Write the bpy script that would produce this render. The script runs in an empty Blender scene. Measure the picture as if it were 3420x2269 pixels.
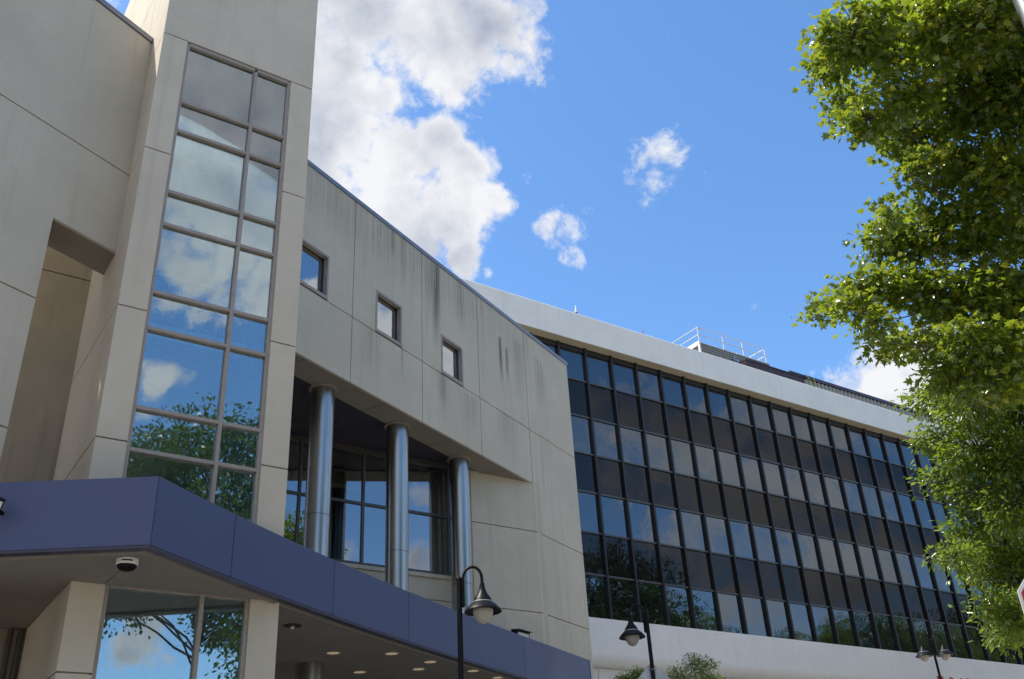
import bpy, bmesh, math, random
import numpy as np
from mathutils import Vector, Matrix, Quaternion
random.seed(7); rng = np.random.default_rng(7)
scn = bpy.context.scene
col = scn.collection
R = math.radians

# ------------------------------------------------------------------ camera (calibrated from the photograph's vanishing points)
# world frame: X along the fronts of the buildings, Y into the buildings, Z up; the camera stands on the street at (0, 0)
FPX, PITCH, ROLL, YAW, EYE = 3250.36, 0.50429, -0.058309, R(54.6), 1.6
def _rot(v): return Vector((v.x*math.sin(YAW)+v.y*math.cos(YAW), -v.x*math.cos(YAW)+v.y*math.sin(YAW), v.z))
_f = Vector((0, math.cos(PITCH), math.sin(PITCH))); _u0 = Vector((0, -math.sin(PITCH), math.cos(PITCH))); _r0 = Vector((1, 0, 0))
_r = _r0*math.cos(ROLL)+_u0*math.sin(ROLL); _u = -_r0*math.sin(ROLL)+_u0*math.cos(ROLL)
CR, CU, CF = _rot(_r), _rot(_u), _rot(_f)
CO = Vector((0, 0, EYE))
camd = bpy.data.cameras.new('camera'); cam = bpy.data.objects.new('camera', camd); col.objects.link(cam)
camd.sensor_width = 36; camd.lens = 36*FPX/3420; camd.clip_start = 0.1; camd.clip_end = 5000
M = Matrix.Identity(4)
for i in range(3): M[i][0], M[i][1], M[i][2], M[i][3] = CR[i], CU[i], -CF[i], CO[i]
cam.matrix_world = M
scn.camera = cam
def ray(p): return CR*((p[0]-1710)/FPX)-CU*((p[1]-1134.5)/FPX)+CF
def at_depth(p, D): return CO+ray(p)*D
def at_z(p, z): d = ray(p); return CO+d*((z-EYE)/d.z)
def at_y(p, Y): d = ray(p); return CO+d*(Y/d.y)

# ------------------------------------------------------------------ sun and sky
SUN = Vector((-0.433, 0.25, 0.866)).normalized()
SKY_STRENGTH, SUN_STRENGTH, EXPOSURE = 0.12, 5.0, 0.42
sd = bpy.data.lights.new('sun', 'SUN'); sd.energy = SUN_STRENGTH; sd.angle = R(0.53); sd.color = (1, 0.94, 0.83)
so = bpy.data.objects.new('sun', sd); col.objects.link(so); so.rotation_euler = SUN.to_track_quat('Z', 'Y').to_euler(); so.location = SUN*60
scn.view_settings.view_transform = 'Standard'; scn.view_settings.look = 'None'
scn.view_settings.exposure = EXPOSURE; scn.view_settings.gamma = 1; scn.view_settings.use_curve_mapping = False

class NT:
    """small helper for writing node trees"""
    def __init__(s, nt): s.t = nt; nt.nodes.clear()
    def n(s, typ, ins=None, **kw):
        nd = s.t.nodes.new(typ)
        for k, v in kw.items(): setattr(nd, k, v)
        for k, v in (ins or {}).items():
            sk = nd.inputs[k]
            if isinstance(v, bpy.types.NodeSocket): s.t.links.new(v, sk)
            else: sk.default_value = v
        return nd
    def math(s, op, a, b=0.0, clamp=False):
        return s.n('ShaderNodeMath', {0: a, 1: b}, operation=op, use_clamp=clamp).outputs[0]
    def vm(s, op, a, b=(0, 0, 0)):
        nd = s.n('ShaderNodeVectorMath', {0: a, 1: b}, operation=op)
        return nd.outputs['Value'] if op in ('DISTANCE', 'DOT_PRODUCT', 'LENGTH') else nd.outputs['Vector']
    def sm(s, v, a, b, lo=0.0, hi=1.0):
        return s.n('ShaderNodeMapRange', {'Value': v, 'From Min': a, 'From Max': b, 'To Min': lo, 'To Max': hi}, interpolation_type='SMOOTHSTEP').outputs[0]
    def noise(s, vec, scale, detail=4, rough=0.55, dist=0.0):
        return s.n('ShaderNodeTexNoise', {'Vector': vec, 'Scale': scale, 'Detail': detail, 'Roughness': rough, 'Distortion': dist}).outputs['Fac']
    def mix(s, f, a, b, blend='MIX'):
        nd = s.n('ShaderNodeMix', data_type='RGBA', blend_type=blend)
        for sk, v in ((nd.inputs[0], f), (nd.inputs[6], a), (nd.inputs[7], b)):
            if isinstance(v, bpy.types.NodeSocket): s.t.links.new(v, sk)
            else: sk.default_value = (*v, 1) if isinstance(v, tuple) and len(v) == 3 else v
        return nd.outputs[2]
    def out(s, sh, kind='ShaderNodeOutputMaterial'): s.n(kind, {'Surface': sh})

world = bpy.data.worlds.new('World'); scn.world = world; world.use_nodes = True
def mirror(d, n): n = Vector(n).normalized(); return d-n*(2*d.dot(n))
def build_sky():
    t = NT(world.node_tree)
    g = t.n('ShaderNodeTexCoord').outputs['Generated']
    d = t.vm('NORMALIZE', g)
    sky = t.n('ShaderNodeTexSky', sky_type='NISHITA', sun_disc=False, sun_elevation=math.asin(SUN.z), sun_rotation=math.atan2(SUN.x, SUN.y), altitude=200, air_density=1.0, dust_density=0.6, ozone_density=2.5)
    base = t.n('ShaderNodeHueSaturation', {'Hue': 0.500, 'Saturation': 1.18, 'Value': SKY_K, 'Color': sky.outputs[0]}).outputs[0]
    # cumulus clouds: fractal noise over the sky, gathered into the banks that the photograph shows (directly and in the windows)
    def off(v, k, amp):
        w = t.n('ShaderNodeTexNoise', {'Vector': v, 'Scale': k, 'Detail': 4.0}).outputs['Color']
        sc = t.n('ShaderNodeVectorMath', {0: t.vm('SUBTRACT', w, (0.5, 0.5, 0.5)), 'Scale': amp}, operation='SCALE').outputs[0]
        return t.vm('ADD', v, sc)
    dw = off(d, 7.0, 0.085)                                       # wind-torn outlines for the banks
    db = off(d, 5.0, 0.04)
    def puffs(v):
        """billowing fractal: cauliflower cells with finer noise on them"""
        lo = t.math('ABSOLUTE', t.math('SUBTRACT', t.noise(v, 10.0, 4, 0.55), 0.5))
        fb = t.noise(v, 15.0, 11, 0.66)
        return t.math('ADD', t.math('MULTIPLY', fb, 0.75), t.math('MULTIPLY', lo, 1.1))
    f1 = puffs(db)
    f0 = t.noise(d, 2.3, 3, 0.5)
    acc = None
    def bank(di, r, w):
        nonlocal acc
        b = t.sm(t.vm('DISTANCE', dw, tuple(di)), r/FPX*0.45, r/FPX*1.75, w, -0.9)
        acc = b if acc is None else t.math('MAXIMUM', acc, b)
    for (px, py, r, w) in BANKS: bank(ray((px, py)).normalized(), r, w)
    for (px, py, r, w, n) in MIRRORED: bank(mirror(ray((px, py)).normalized(), n), r*0.6, w)
    clear = t.sm(t.vm('DISTANCE', d, tuple(ray((2150, 420)).normalized())), 0.15, 0.75, 1.0, 0.0)
    clear2 = t.sm(t.vm('DISTANCE', d, tuple(mirror(ray((1900, 1500)).normalized(), (0, 1, 0)))), 0.35, 0.85, 1.0, 0.0)
    gen = t.sm(f0, 0.36, 0.54, -0.7, 0.95)                      # the banks elsewhere in the sky
    gen = t.math('SUBTRACT', gen, t.math('MULTIPLY', t.math('MAXIMUM', clear, clear2), 2.0))
    cover = t.math('MAXIMUM', acc, gen)
    dens = t.math('ADD', cover, t.math('MULTIPLY', t.math('SUBTRACT', f1, 0.44), 3.0))
    wis = t.noise(off(d, 14.0, 0.03), 34.0, 9, 0.70)
    alpha = t.sm(dens, 0.22, 0.85)
    thin = t.math('MULTIPLY', t.sm(t.math('ADD', dens, t.math('MULTIPLY', t.math('SUBTRACT', wis, 0.5), 4.2)), 0.0, 1.1), 0.72)
    alpha = t.math('MAXIMUM', alpha, thin)
    # towards the sun the puffs are bright, thick parts and undersides are grey
    f2 = puffs(t.vm('ADD', db, tuple(SUN*0.016)))
    lit = t.math('SUBTRACT', f1, f2)
    f3 = t.noise(d, 5.5, 3, 0.5)
    thick = t.sm(t.math('ADD', t.math('MULTIPLY', dens, 0.7), t.math('MULTIPLY', t.math('SUBTRACT', f3, 0.5), 3.6)), 0.10, 1.25)
    shade = t.math('ADD', t.math('MULTIPLY', thick, 0.85), t.math('MULTIPLY', lit, -1.7), clamp=True)
    cc = t.mix(shade, tuple(CLOUD*v for v in (1.0, 1.0, 1.01)), tuple(CLOUD*v for v in (0.45, 0.50, 0.61)))
    c = t.mix(t.math('MULTIPLY', alpha, 0.96), base, cc)
    t.n('ShaderNodeOutputWorld', {'Surface': t.n('ShaderNodeBackground', {'Color': c, 'Strength': SKY_STRENGTH}).outputs[0]})
SKY_K, CLOUD = 1.66, 5.9
BANKS = [(1080, 120, 260, 1.0), (1300, 90, 230, 1.0), (1500, 120, 200, 1.0), (1690, 120, 160, 0.75), (1790, 40, 70, 0.8), (1250, 240, 150, 0.95), (1100, 380, 170, 0.9), (1130, 560, 190, 0.9), (1280, 520, 170, 1.0), (1420, 500, 130, 1.0), (1540, 560, 110, 1.0),
         (1500, 680, 165, 1.0), (1630, 690, 85, 0.95), (1330, 720, 200, 1.0), (1560, 865, 85, 0.8), (1640, 890, 45, 0.7), (1905, 775, 80, 0.42), (1925, 865, 50, 0.2), (2190, 565, 95, 0.42), (2175, 640, 55, 0.35), (2310, 640, 52, 0.28), (1985, 700, 22, 0.3), (1750, 590, 25, 0.25), (2720, 1205, 22, 0.35), (2870, 1270, 95, 0.95), (2970, 1270, 150, 1.0), (3100, 1330, 200, 1.0)]
_NY, _NS = (0, 1, 0), (math.sin(R(24.94)), -math.cos(R(24.94)), 0)
MIRRORED = [(2150, 1480, 420, 0.72, _NY), (2500, 1560, 480, 0.78, _NY), (2800, 1720, 420, 0.7, _NY), (2300, 1760, 320, 0.62, _NY), (2650, 1930, 380, 0.68, _NY), (3000, 1900, 380, 0.65, _NY), (2480, 1330, 240, 0.6, _NY), (2750, 1420, 260, 0.65, _NY),
            (780, 250, 560, 1.0, _NY), (700, 560, 460, 1.0, _NY), (880, 700, 380, 1.0, _NY), (640, 850, 300, 0.85, _NY), (540, 1240, 150, 0.7, _NY), (860, 950, 220, 0.7, _NY), (1430, 1880, 130, 0.9, _NY), (1150, 1830, 110, 0.75, _NY), (1410, 1640, 90, 0.6, _NY), (420, 2160, 190, 0.9, _NY),
            (1290, 1070, 330, 1.0, _NS), (1500, 1200, 330, 1.0, _NS), (1070, 990, 100, 0.8, _NS)]
build_sky()

# ------------------------------------------------------------------ materials
MATS = {}
def material(name):
    m = bpy.data.materials.new(name); m.use_nodes = True; MATS[name] = m
    return NT(m.node_tree)
def principled(t, **k):
    return t.n('ShaderNodeBsdfPrincipled', {a.replace('_', ' '): b for a, b in k.items()}).outputs[0]
def bump(t, h, strength=0.3, dist=0.01):
    return t.n('ShaderNodeBump', {'Height': h, 'Strength': strength, 'Distance': dist}).outputs[0]

P0 = Vector((2.366, 14.35, 0)); CA = R(24.94)                      # the long screen wall's plane
DC = Vector((math.cos(CA), math.sin(CA), 0)); NC = Vector((math.sin(CA), -math.cos(CA), 0))

def concrete(name, c1, c2, streaks=None, rough=0.85, drip=0.5):
    t = material(name)
    pos = t.n('ShaderNodeNewGeometry').outputs['Position']
    big = t.noise(pos, 0.55, 5, 0.6)
    mid = t.noise(pos, 4.0, 6, 0.65)
    fine = t.noise(pos, 60.0, 4, 0.7)
    st = t.noise(t.vm('MULTIPLY', pos, (5.0, 5.0, 0.22)), 1.0, 6, 0.6)
    c = t.mix(t.sm(big, 0.3, 0.7), c1, c2)
    c = t.mix(t.math('MULTIPLY', t.sm(mid, 0.35, 0.75), 0.22), c, tuple(v*0.72 for v in c1))
    c = t.mix(t.math('MULTIPLY', t.sm(st, 0.52, 0.78), drip), c, tuple(v*0.62 for v in c2))
    c = t.mix(t.math('MULTIPLY', t.sm(fine, 0.3, 0.8), 0.16), c, tuple(v*0.6 for v in c1))
    if streaks:
        s = t.vm('DOT_PRODUCT', t.vm('SUBTRACT', pos, tuple(P0)), tuple(DC))
        z = t.n('ShaderNodeSeparateXYZ', {0: pos}).outputs[2]
        thin = t.noise(t.vm('MULTIPLY', pos, (26, 26, 0.22)), 1.0, 4, 0.62)
        acc = None
        for (s0, w, zt, ln, k) in streaks:
            a = t.sm(t.math('ABSOLUTE', t.math('SUBTRACT', s, s0)), w*0.15, w, 1, 0)
            b = t.math('MULTIPLY', t.sm(z, zt-ln, zt-ln*0.25), t.sm(z, zt, zt+0.12, 1, 0))
            f = t.math('MULTIPLY', t.math('MULTIPLY', a, b), k)
            acc = f if acc is None else t.math('MAXIMUM', acc, f)
        f = t.math('MULTIPLY', acc, t.sm(thin, 0.30, 0.60), clamp=True)
        c = t.mix(f, c, (0.04, 0.034, 0.03))
    nb = bump(t, t.math('ADD', fine, t.math('MULTIPLY', mid, 1.5)), 0.35, 0.006)
    t.out(principled(t, Base_Color=c, Roughness=rough, Normal=nb))

STREAKS = [(9.12, 0.20, 15.5, 2.9, 1.0), (9.28, 0.10, 15.5, 2.2, 0.9), (8.95, 0.6, 15.55, 1.9, 0.5), (7.35, 0.16, 15.5, 1.1, 0.5), (7.75, 0.2, 15.5, 1.6, 0.55), (6.9, 0.08, 15.5, 0.7, 0.5),
           (10.3, 0.45, 15.5, 1.7, 0.5), (12.2, 0.14, 14.7, 1.6, 0.95), (12.55, 0.12, 14.5, 1.3, 0.75), (11.3, 0.15, 15.5, 0.9, 0.4), (8.0, 9.0, 15.5, 1.5, 0.26), (13.2, 0.5, 15.0, 2.4, 0.35), (14.4, 0.4, 14.9, 2.2, 0.35),
           (7.75, 0.06, 12.45, 0.9, 0.7), (6.6, 0.5, 12.4, 1.3, 0.22), (9.4, 0.35, 12.45, 1.4, 0.4), (10.6, 0.5, 12.3, 1.2, 0.3), (12.4, 0.8, 12.4, 1.4, 0.25)]
concrete('screen_concrete', (0.555, 0.502, 0.415), (0.495, 0.445, 0.364), STREAKS, drip=0.42)
concrete('tower_concrete', (0.58, 0.52, 0.435), (0.52, 0.465, 0.388), drip=0.28)
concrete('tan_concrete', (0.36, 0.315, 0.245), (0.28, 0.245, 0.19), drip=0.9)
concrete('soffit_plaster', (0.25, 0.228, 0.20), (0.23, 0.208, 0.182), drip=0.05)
concrete('white_stucco', (0.78, 0.77, 0.75), (0.72, 0.71, 0.695), drip=0.28)
concrete('tan_stucco', (0.50, 0.45, 0.34), (0.46, 0.41, 0.31), drip=0.1)

def plain(name, c, rough=0.5, metal=0.0, var=0.12, scale=8.0, bmp=0.1, spec=0.5):
    t = material(name)
    pos = t.n('ShaderNodeNewGeometry').outputs['Position']
    nz = t.noise(pos, scale, 5, 0.6)
    cc = t.mix(t.sm(nz, 0.3, 0.75), c, tuple(max(0, v*(1-2*var)) for v in c))
    rr = t.sm(nz, 0.2, 0.8, rough*0.85, min(1, rough*1.15))
    t.out(principled(t, Base_Color=cc, Roughness=rr, Metallic=metal, Normal=bump(t, nz, bmp, 0.004), **{'Specular_IOR_Level': spec}))
def blue_panel():
    t = material('blue_panel')
    pos = t.n('ShaderNodeNewGeometry').outputs['Position']
    big = t.noise(pos, 0.9, 4, 0.55); fine = t.noise(pos, 40.0, 3, 0.6)
    run = t.noise(t.vm('MULTIPLY', pos, (9, 9, 0.5)), 1.0, 5, 0.65)
    c = t.mix(t.sm(big, 0.3, 0.7), (0.047, 0.063, 0.158), (0.055, 0.071, 0.164))
    c = t.mix(t.math('MULTIPLY', t.sm(run, 0.5, 0.8), 0.30), c, (0.040, 0.050, 0.115))
    c = t.mix(t.math('MULTIPLY', t.sm(fine, 0.6, 0.8), 0.12), c, (0.14, 0.15, 0.24))
    nb = bump(t, t.noise(pos, 1.7, 2, 0.5), 0.25, 0.02)
    t.out(principled(t, Base_Color=c, Roughness=t.sm(big, 0.2, 0.8, 0.38, 0.52), Normal=nb))
blue_panel()
plain('dark_purple', (0.045, 0.04, 0.075), 0.5)
plain('frame_metal', (0.33, 0.285, 0.255), 0.5, 0.1, 0.06)
plain('coping_metal', (0.24, 0.25, 0.29), 0.4, 0.6, 0.1, 3.0)
plain('black_paint', (0.005, 0.005, 0.006), 0.45, 0.0, 0.1, 20.0, 0.1, 0.16)
plain('black_mullion', (0.014, 0.013, 0.013), 0.4, 0.0, 0.1)
plain('grey_transom', (0.10, 0.095, 0.09), 0.4, 0.4)
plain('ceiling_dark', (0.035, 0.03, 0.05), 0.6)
plain('galvanised', (0.27, 0.285, 0.31), 0.45, 0.8, 0.1, 12.0)
plain('white_paint', (0.78, 0.78, 0.77), 0.5)
plain('rail_white', (0.70, 0.72, 0.72), 0.45)
plain('red_paint', (0.50, 0.05, 0.04), 0.5)
plain('sign_red', (0.42, 0.015, 0.02), 0.35)
plain('sign_back', (0.42, 0.44, 0.46), 0.45, 0.7)
plain('louver_grey', (0.36, 0.35, 0.32), 0.6, 0.2)
plain('rust_purple', (0.055, 0.035, 0.04), 0.6, 0.2)
plain('yellow_strap', (0.55, 0.6, 0.05), 0.6)
plain('sign_blue', (0.02, 0.06, 0.26), 0.4)
plain('asphalt', (0.06, 0.06, 0.062), 0.9, 0, 0.2, 30.0, 0.5)
plain('paving', (0.42, 0.385, 0.33), 0.9, 0, 0.1, 6.0, 0.3)
plain('bark', (0.13, 0.105, 0.08), 0.9, 0, 0.35, 14.0, 0.9)
plain('twig', (0.15, 0.125, 0.095), 0.8, 0, 0.3, 14.0, 0.5)
plain('interior_white', (0.82, 0.84, 0.83), 0.7)
plain('lens_white', (0.75, 0.72, 0.66), 0.3)
plain('rubber_dark', (0.03, 0.03, 0.03), 0.5)

def stainless():
    t = material('stainless')
    pos = t.n('ShaderNodeNewGeometry').outputs['Position']
    bl = t.noise(t.vm('MULTIPLY', pos, (1, 1, 0.4)), 2.0, 3, 0.5)
    c = t.mix(t.sm(bl, 0.3, 0.7), (0.41, 0.40, 0.385), (0.36, 0.35, 0.335))
    t.out(principled(t, Base_Color=c, Metallic=1.0, Roughness=0.29))
stainless()

def glass(name, refl, tint, mirror, wav=0.0, wscale=1.0, refl0=0.3):
    """coated glass: part mirror, part see-through"""
    t = material(name)
    pos = t.n('ShaderNodeNewGeometry').outputs['Position']
    fr = t.n('ShaderNodeFresnel', {'IOR': 1.5}).outputs[0]
    fac = t.math('ADD', t.math('MULTIPLY', fr, 1.0-refl0), refl0, clamp=True)
    kw = {}
    if wav: kw['Normal'] = bump(t, t.noise(pos, wscale, 2, 0.4), wav, 0.02)
    gl = t.n('ShaderNodeBsdfGlossy', {'Color': (*refl, 1), 'Roughness': 0.0, **kw}).outputs[0]
    tr = t.n('ShaderNodeBsdfTransparent', {'Color': (*tint, 1)}).outputs[0]
    t.out(t.n('ShaderNodeMixShader', {0: fac, 1: tr, 2: gl}).outputs[0])
glass('tower_glass', (0.86, 0.93, 0.95), (0.84, 0.94, 0.96), True, 0.02, 0.8, 0.27)
glass('recess_glass', (0.86, 0.92, 0.97), (0.30, 0.32, 0.33), True, 0.03, 0.9, 0.25)
glass('room_glass', (0.90, 0.95, 0.98), (0.92, 0.95, 0.96), True, 0.02, 0.9, 0.42)

def dark_glass(name, c, base, wav, wscale, stretch):
    t = material(name)
    pos = t.n('ShaderNodeNewGeometry').outputs['Position']
    nz = t.noise(t.vm('MULTIPLY', pos, stretch), wscale, 3, 0.5)
    nb = bump(t, nz, wav, 0.02)
    gl = t.n('ShaderNodeBsdfGlossy', {'Color': (*c, 1), 'Roughness': 0.005, 'Normal': nb}).outputs[0]
    df = t.n('ShaderNodeBsdfDiffuse', {'Color': (*base, 1)}).outputs[0]
    t.out(t.n('ShaderNodeAddShader', {0: gl, 1: df}).outputs[0])
dark_glass('vision_glass', (0.130, 0.143, 0.153), (0.004, 0.005, 0.006), 0.2, 1.3, (1, 1, 1))
dark_glass('spandrel_glass', (0.040, 0.039, 0.039), (0.008, 0.007, 0.006), 0.09, 1.4, (0.5, 0.5, 2.2))

def added_diffuser():  # translucent sheet for the added tower roof panel that lets sunlight in
    t = material('added_diffuser')
    nz = t.noise(t.n('ShaderNodeNewGeometry').outputs['Position'], 3.0)
    t.out(t.n('ShaderNodeBsdfTranslucent', {'Color': t.mix(nz, (0.9, 0.92, 0.92), (0.8, 0.83, 0.84))}).outputs[0])
added_diffuser()
def emitter(name, c, k):
    t = material(name)
    e = t.n('ShaderNodeEmission', {'Color': (*c, 1), 'Strength': k}).outputs[0]
    t.out(e)
emitter('lamp_lit', (1.0, 0.76, 0.5), 0.22)
emitter('pendant_lit', (1.0, 0.55, 0.2), 0.9)
emitter('tube_lit', (1.0, 0.86, 0.55), 1.0)

def globe():
    t = material('globe_plastic')
    pos = t.n('ShaderNodeNewGeometry').outputs['Position']
    nz = t.noise(pos, 9.0, 4, 0.6)
    c = t.mix(nz, (0.62, 0.59, 0.55), (0.45, 0.42, 0.39))
    p = principled(t, Base_Color=c, Roughness=0.18, **{'Transmission_Weight': 0.45, 'IOR': 1.2})
    t.out(p)
globe()

def leaf_mat(name, c1, c2, cy, trans):
    t = material(name)
    rnd = t.n('ShaderNodeNewGeometry').outputs['Random Per Island']
    oi = t.n('ShaderNodeObjectInfo').outputs['Random']
    c = t.mix(rnd, c1, c2)
    c = t.mix(t.sm(rnd, 0.80, 0.97), c, cy)
    p = principled(t, Base_Color=c, Roughness=0.27, **{'Specular_IOR_Level': 0.9})
    tc = t.mix(0.5, c, trans)
    tr = t.n('ShaderNodeBsdfTranslucent', {'Color': tc}).outputs[0]
    t.out(t.n('ShaderNodeMixShader', {0: 0.5, 1: p, 2: tr}).outputs[0])
leaf_mat('maple_leaf', (0.065, 0.125, 0.02), (0.14, 0.205, 0.028), (0.36, 0.37, 0.03), (0.48, 0.58, 0.03))
leaf_mat('ash_leaf', (0.065, 0.13, 0.022), (0.12, 0.195, 0.03), (0.24, 0.29, 0.04), (0.40, 0.52, 0.03))
leaf_mat('dark_leaf', (0.03, 0.065, 0.015), (0.055, 0.10, 0.02), (0.09, 0.13, 0.03), (0.12, 0.20, 0.03))

# ------------------------------------------------------------------ building helpers
ORG = {}
def org(p): return ORG.get(p.name, Vector((0, 0, 0))) if p else Vector((0, 0, 0))
def obj(name, verts, faces, mat, parent=None, smooth=False):
    me = bpy.data.meshes.new(name)
    o0 = org(parent)
    me.from_pydata([(v[0]-o0.x, v[1]-o0.y, v[2]-o0.z) for v in verts], [], faces)
    if isinstance(mat, str): mat = [mat]
    for m in mat: me.materials.append(MATS[m])
    if smooth: me.polygons.foreach_set('use_smooth', [True]*len(me.polygons))
    bm = bmesh.new(); bm.from_mesh(me); bmesh.ops.recalc_face_normals(bm, faces=bm.faces); bm.to_mesh(me); bm.free()
    o = bpy.data.objects.new(name, me); col.objects.link(o)
    if parent: o.parent = parent; ORG[o.name] = o0
    return o
def tag(o, label, cat, group=None):
    o['label'] = label; o['category'] = cat
    if group: o['group'] = group
    return o
def thing(name, label, cat, loc=(0, 0, 0), group=None):
    o = bpy.data.objects.new(name, None); col.objects.link(o); o.location = loc; o.empty_display_size = 0.2
    ORG[o.name] = Vector(loc); return tag(o, label, cat, group)
def struct(o): o['kind'] = 'structure'; return o
class MB:
    """collects solids into one mesh"""
    def __init__(s): s.v = []; s.f = []
    def add(s, v, f):
        n = len(s.v); s.v += [tuple(p) for p in v]; s.f += [tuple(i+n for i in q) for q in f]; return s
    def box(s, x0, x1, y0, y1, z0, z1):
        return s.add([(x0, y0, z0), (x1, y0, z0), (x1, y1, z0), (x0, y1, z0), (x0, y0, z1), (x1, y0, z1), (x1, y1, z1), (x0, y1, z1)],
                     [(0, 3, 2, 1), (4, 5, 6, 7), (0, 1, 5, 4), (1, 2, 6, 5), (2, 3, 7, 6), (3, 0, 4, 7)])
    def prism(s, pts, a, b):
        """pts: closed list of 3D points; extruded from +a to +b (vectors)"""
        n = len(pts); a = Vector(a); b = Vector(b)
        v = [Vector(p)+a for p in pts]+[Vector(p)+b for p in pts]
        return s.add(v, [tuple(range(n))[::-1], tuple(range(n, 2*n))]+[(i, (i+1) % n, n+(i+1) % n, n+i) for i in range(n)])
    def tube(s, path, rad, seg=10, cap=True):
        path = [Vector(p) for p in path]; n = len(path)
        if not hasattr(rad, '__len__'): rad = [rad]*n
        rings = []; prev = None
        for i in range(n):
            d = (path[min(i+1, n-1)]-path[max(i-1, 0)]).normalized()
            if prev is None: a = d.orthogonal().normalized()
            else: a = (prev-d*prev.dot(d)).normalized()
            prev = a; b = d.cross(a)
            rings.append([path[i]+(a*math.cos(2*math.pi*k/seg)+b*math.sin(2*math.pi*k/seg))*rad[i] for k in range(seg)])
        v = [p for r in rings for p in r]
        f = [(i*seg+k, i*seg+(k+1) % seg, (i+1)*seg+(k+1) % seg, (i+1)*seg+k) for i in range(n-1) for k in range(seg)]
        if cap: f += [tuple(range(seg))[::-1], tuple(range((n-1)*seg, n*seg))]
        return s.add(v, f)
    def lathe(s, prof, c, seg=24, ring=False):
        c = Vector(c); n = len(prof)
        v = [(c.x+r*math.cos(2*math.pi*k/seg), c.y+r*math.sin(2*math.pi*k/seg), c.z+z) for (r, z) in prof for k in range(seg)]
        f = [(i*seg+k, i*seg+(k+1) % seg, (i+1)*seg+(k+1) % seg, (i+1)*seg+k) for i in range(n-1) for k in range(seg)]
        f += [((n-1)*seg+k, (n-1)*seg+(k+1) % seg, (k+1) % seg, k) for k in range(seg)] if ring else [tuple(range(seg))[::-1], tuple(range((n-1)*seg, n*seg))]
        return s.add(v, f)
    def build(s, name, mat, parent=None, smooth=False): return obj(name, s.v, s.f, mat, parent, smooth)
def box(name, x0, x1, y0, y1, z0, z1, mat, parent=None): return MB().box(x0, x1, y0, y1, z0, z1).build(name, mat, parent)
def auto_smooth(o, ang=40):
    me = o.data
    bm = bmesh.new(); bm.from_mesh(me)
    for f in bm.faces: f.smooth = True
    for e in bm.edges:
        if len(e.link_faces) == 2 and e.calc_face_angle(0) > R(ang): e.smooth = False
    bm.to_mesh(me); bm.free(); return o
def copy_tree(o, parent=None):
    c = o.copy(); col.objects.link(c); c.parent = parent
    for ch in list(o.children): copy_tree(ch, c)
    return c
def SW(s, b, z): return P0+DC*s-NC*b+Vector((0, 0, z))               # screen wall: along, behind the face, height

# ------------------------------------------------------------------ ground
def ground_z(x): return 0.1*max(0.0, min(x-4.0, 26.0))
def sheet(name, xs, ys, dz, mat):
    v = [(x, y, ground_z(x)+dz) for x in xs for y in ys]; n = len(ys)
    f = [(i*n+j, (i+1)*n+j, (i+1)*n+j+1, i*n+j+1) for i in range(len(xs)-1) for j in range(n-1)]
    return struct(obj(name, v, f, mat))
XS = [-1500, -200, -60, -20, 4, 8, 14, 20, 25, 30, 45, 70, 110, 200, 1500]
g = sheet('ground', XS, [-1500, -200, -60, -20, 0, 20, 60, 200, 1500], -0.01, 'paving')
road = sheet('road', XS[1:-1], [-14, -2.5], 0.004, 'asphalt')
def kerb(y0, y1):
    mb = MB(); X = XS[1:-1]
    for a, b in zip(X[:-1], X[1:]):
        za, zb = ground_z(a), ground_z(b)
        mb.add([(a, y0, za-0.1), (b, y0, zb-0.1), (b, y1, zb-0.1), (a, y1, za-0.1), (a, y0, za+0.13), (b, y0, zb+0.13), (b, y1, zb+0.13), (a, y1, za+0.13)],
               [(0, 3, 2, 1), (4, 5, 6, 7), (0, 1, 5, 4), (2, 3, 7, 6)])
    return struct(mb.build('kerb', 'paving'))
kerb(-2.5, -2.2); kerb(-14.3, -14.0)

# ------------------------------------------------------------------ entrance building: screen wall, tower, recessed windows, columns
EB = thing('entrance_building', 'beige concrete entrance building with tall stair window and slanting screen wall', 'building', (2.366, 14.35, 0))
GAP = 0.012
def sw_panel(pts, parent, mat='screen_concrete', b0=0.0, th=0.06, name='panel'):
    """panel of the screen wall, outline (s, z), joints left open around it"""
    return MB().prism([SW(s, 0, z) for s, z in pts], -NC*b0, -NC*(b0+th)).build(name, mat, parent)
def rect(s0, s1, z0, z1): return [(s0+GAP, z0+GAP), (s1-GAP, z0+GAP), (s1-GAP, z1-GAP), (s0+GAP, z1-GAP)]
ZP, ZJ, ZS, ZL1, ZL2 = 15.56, 12.45, 10.87, 9.52, 7.41
S_END, S_COR, S_JAMB, S_W0 = 16.25, 13.58, -1.17, -8.0
# solid core of the screen wall (pieces show in the joints)
core = MB()
def core_rect(s0, s1, z0, z1, b0=0.06, b1=0.70): core.prism([SW(s0, 0, z0), SW(s1, 0, z0), SW(s1, 0, z1), SW(s0, 0, z1)], -NC*b0, -NC*b1)
WIN = [(4.14, 5.12), (6.74, 7.72), (9.33, 10.29)]
ZW0, ZW1 = 12.52, 13.57
core_rect(S_W0, S_END-0.002, ZW1, ZP-0.02)
sx = [S_W0]+[e for w in WIN for e in w]+[S_END-0.002]
for a, b in zip(sx[0::2], sx[1::2]): core_rect(a, b, ZW0, ZW1)
core_rect(S_W0, S_END-0.002, ZS+0.05, ZW0)
core_rect(S_W0, S_JAMB, -0.5, ZS+0.05)
core_rect(S_COR+0.06, S_END-0.002, -0.5, ZS+0.05)
sw = core.build('screen_wall', 'screen_concrete', EB)
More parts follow.
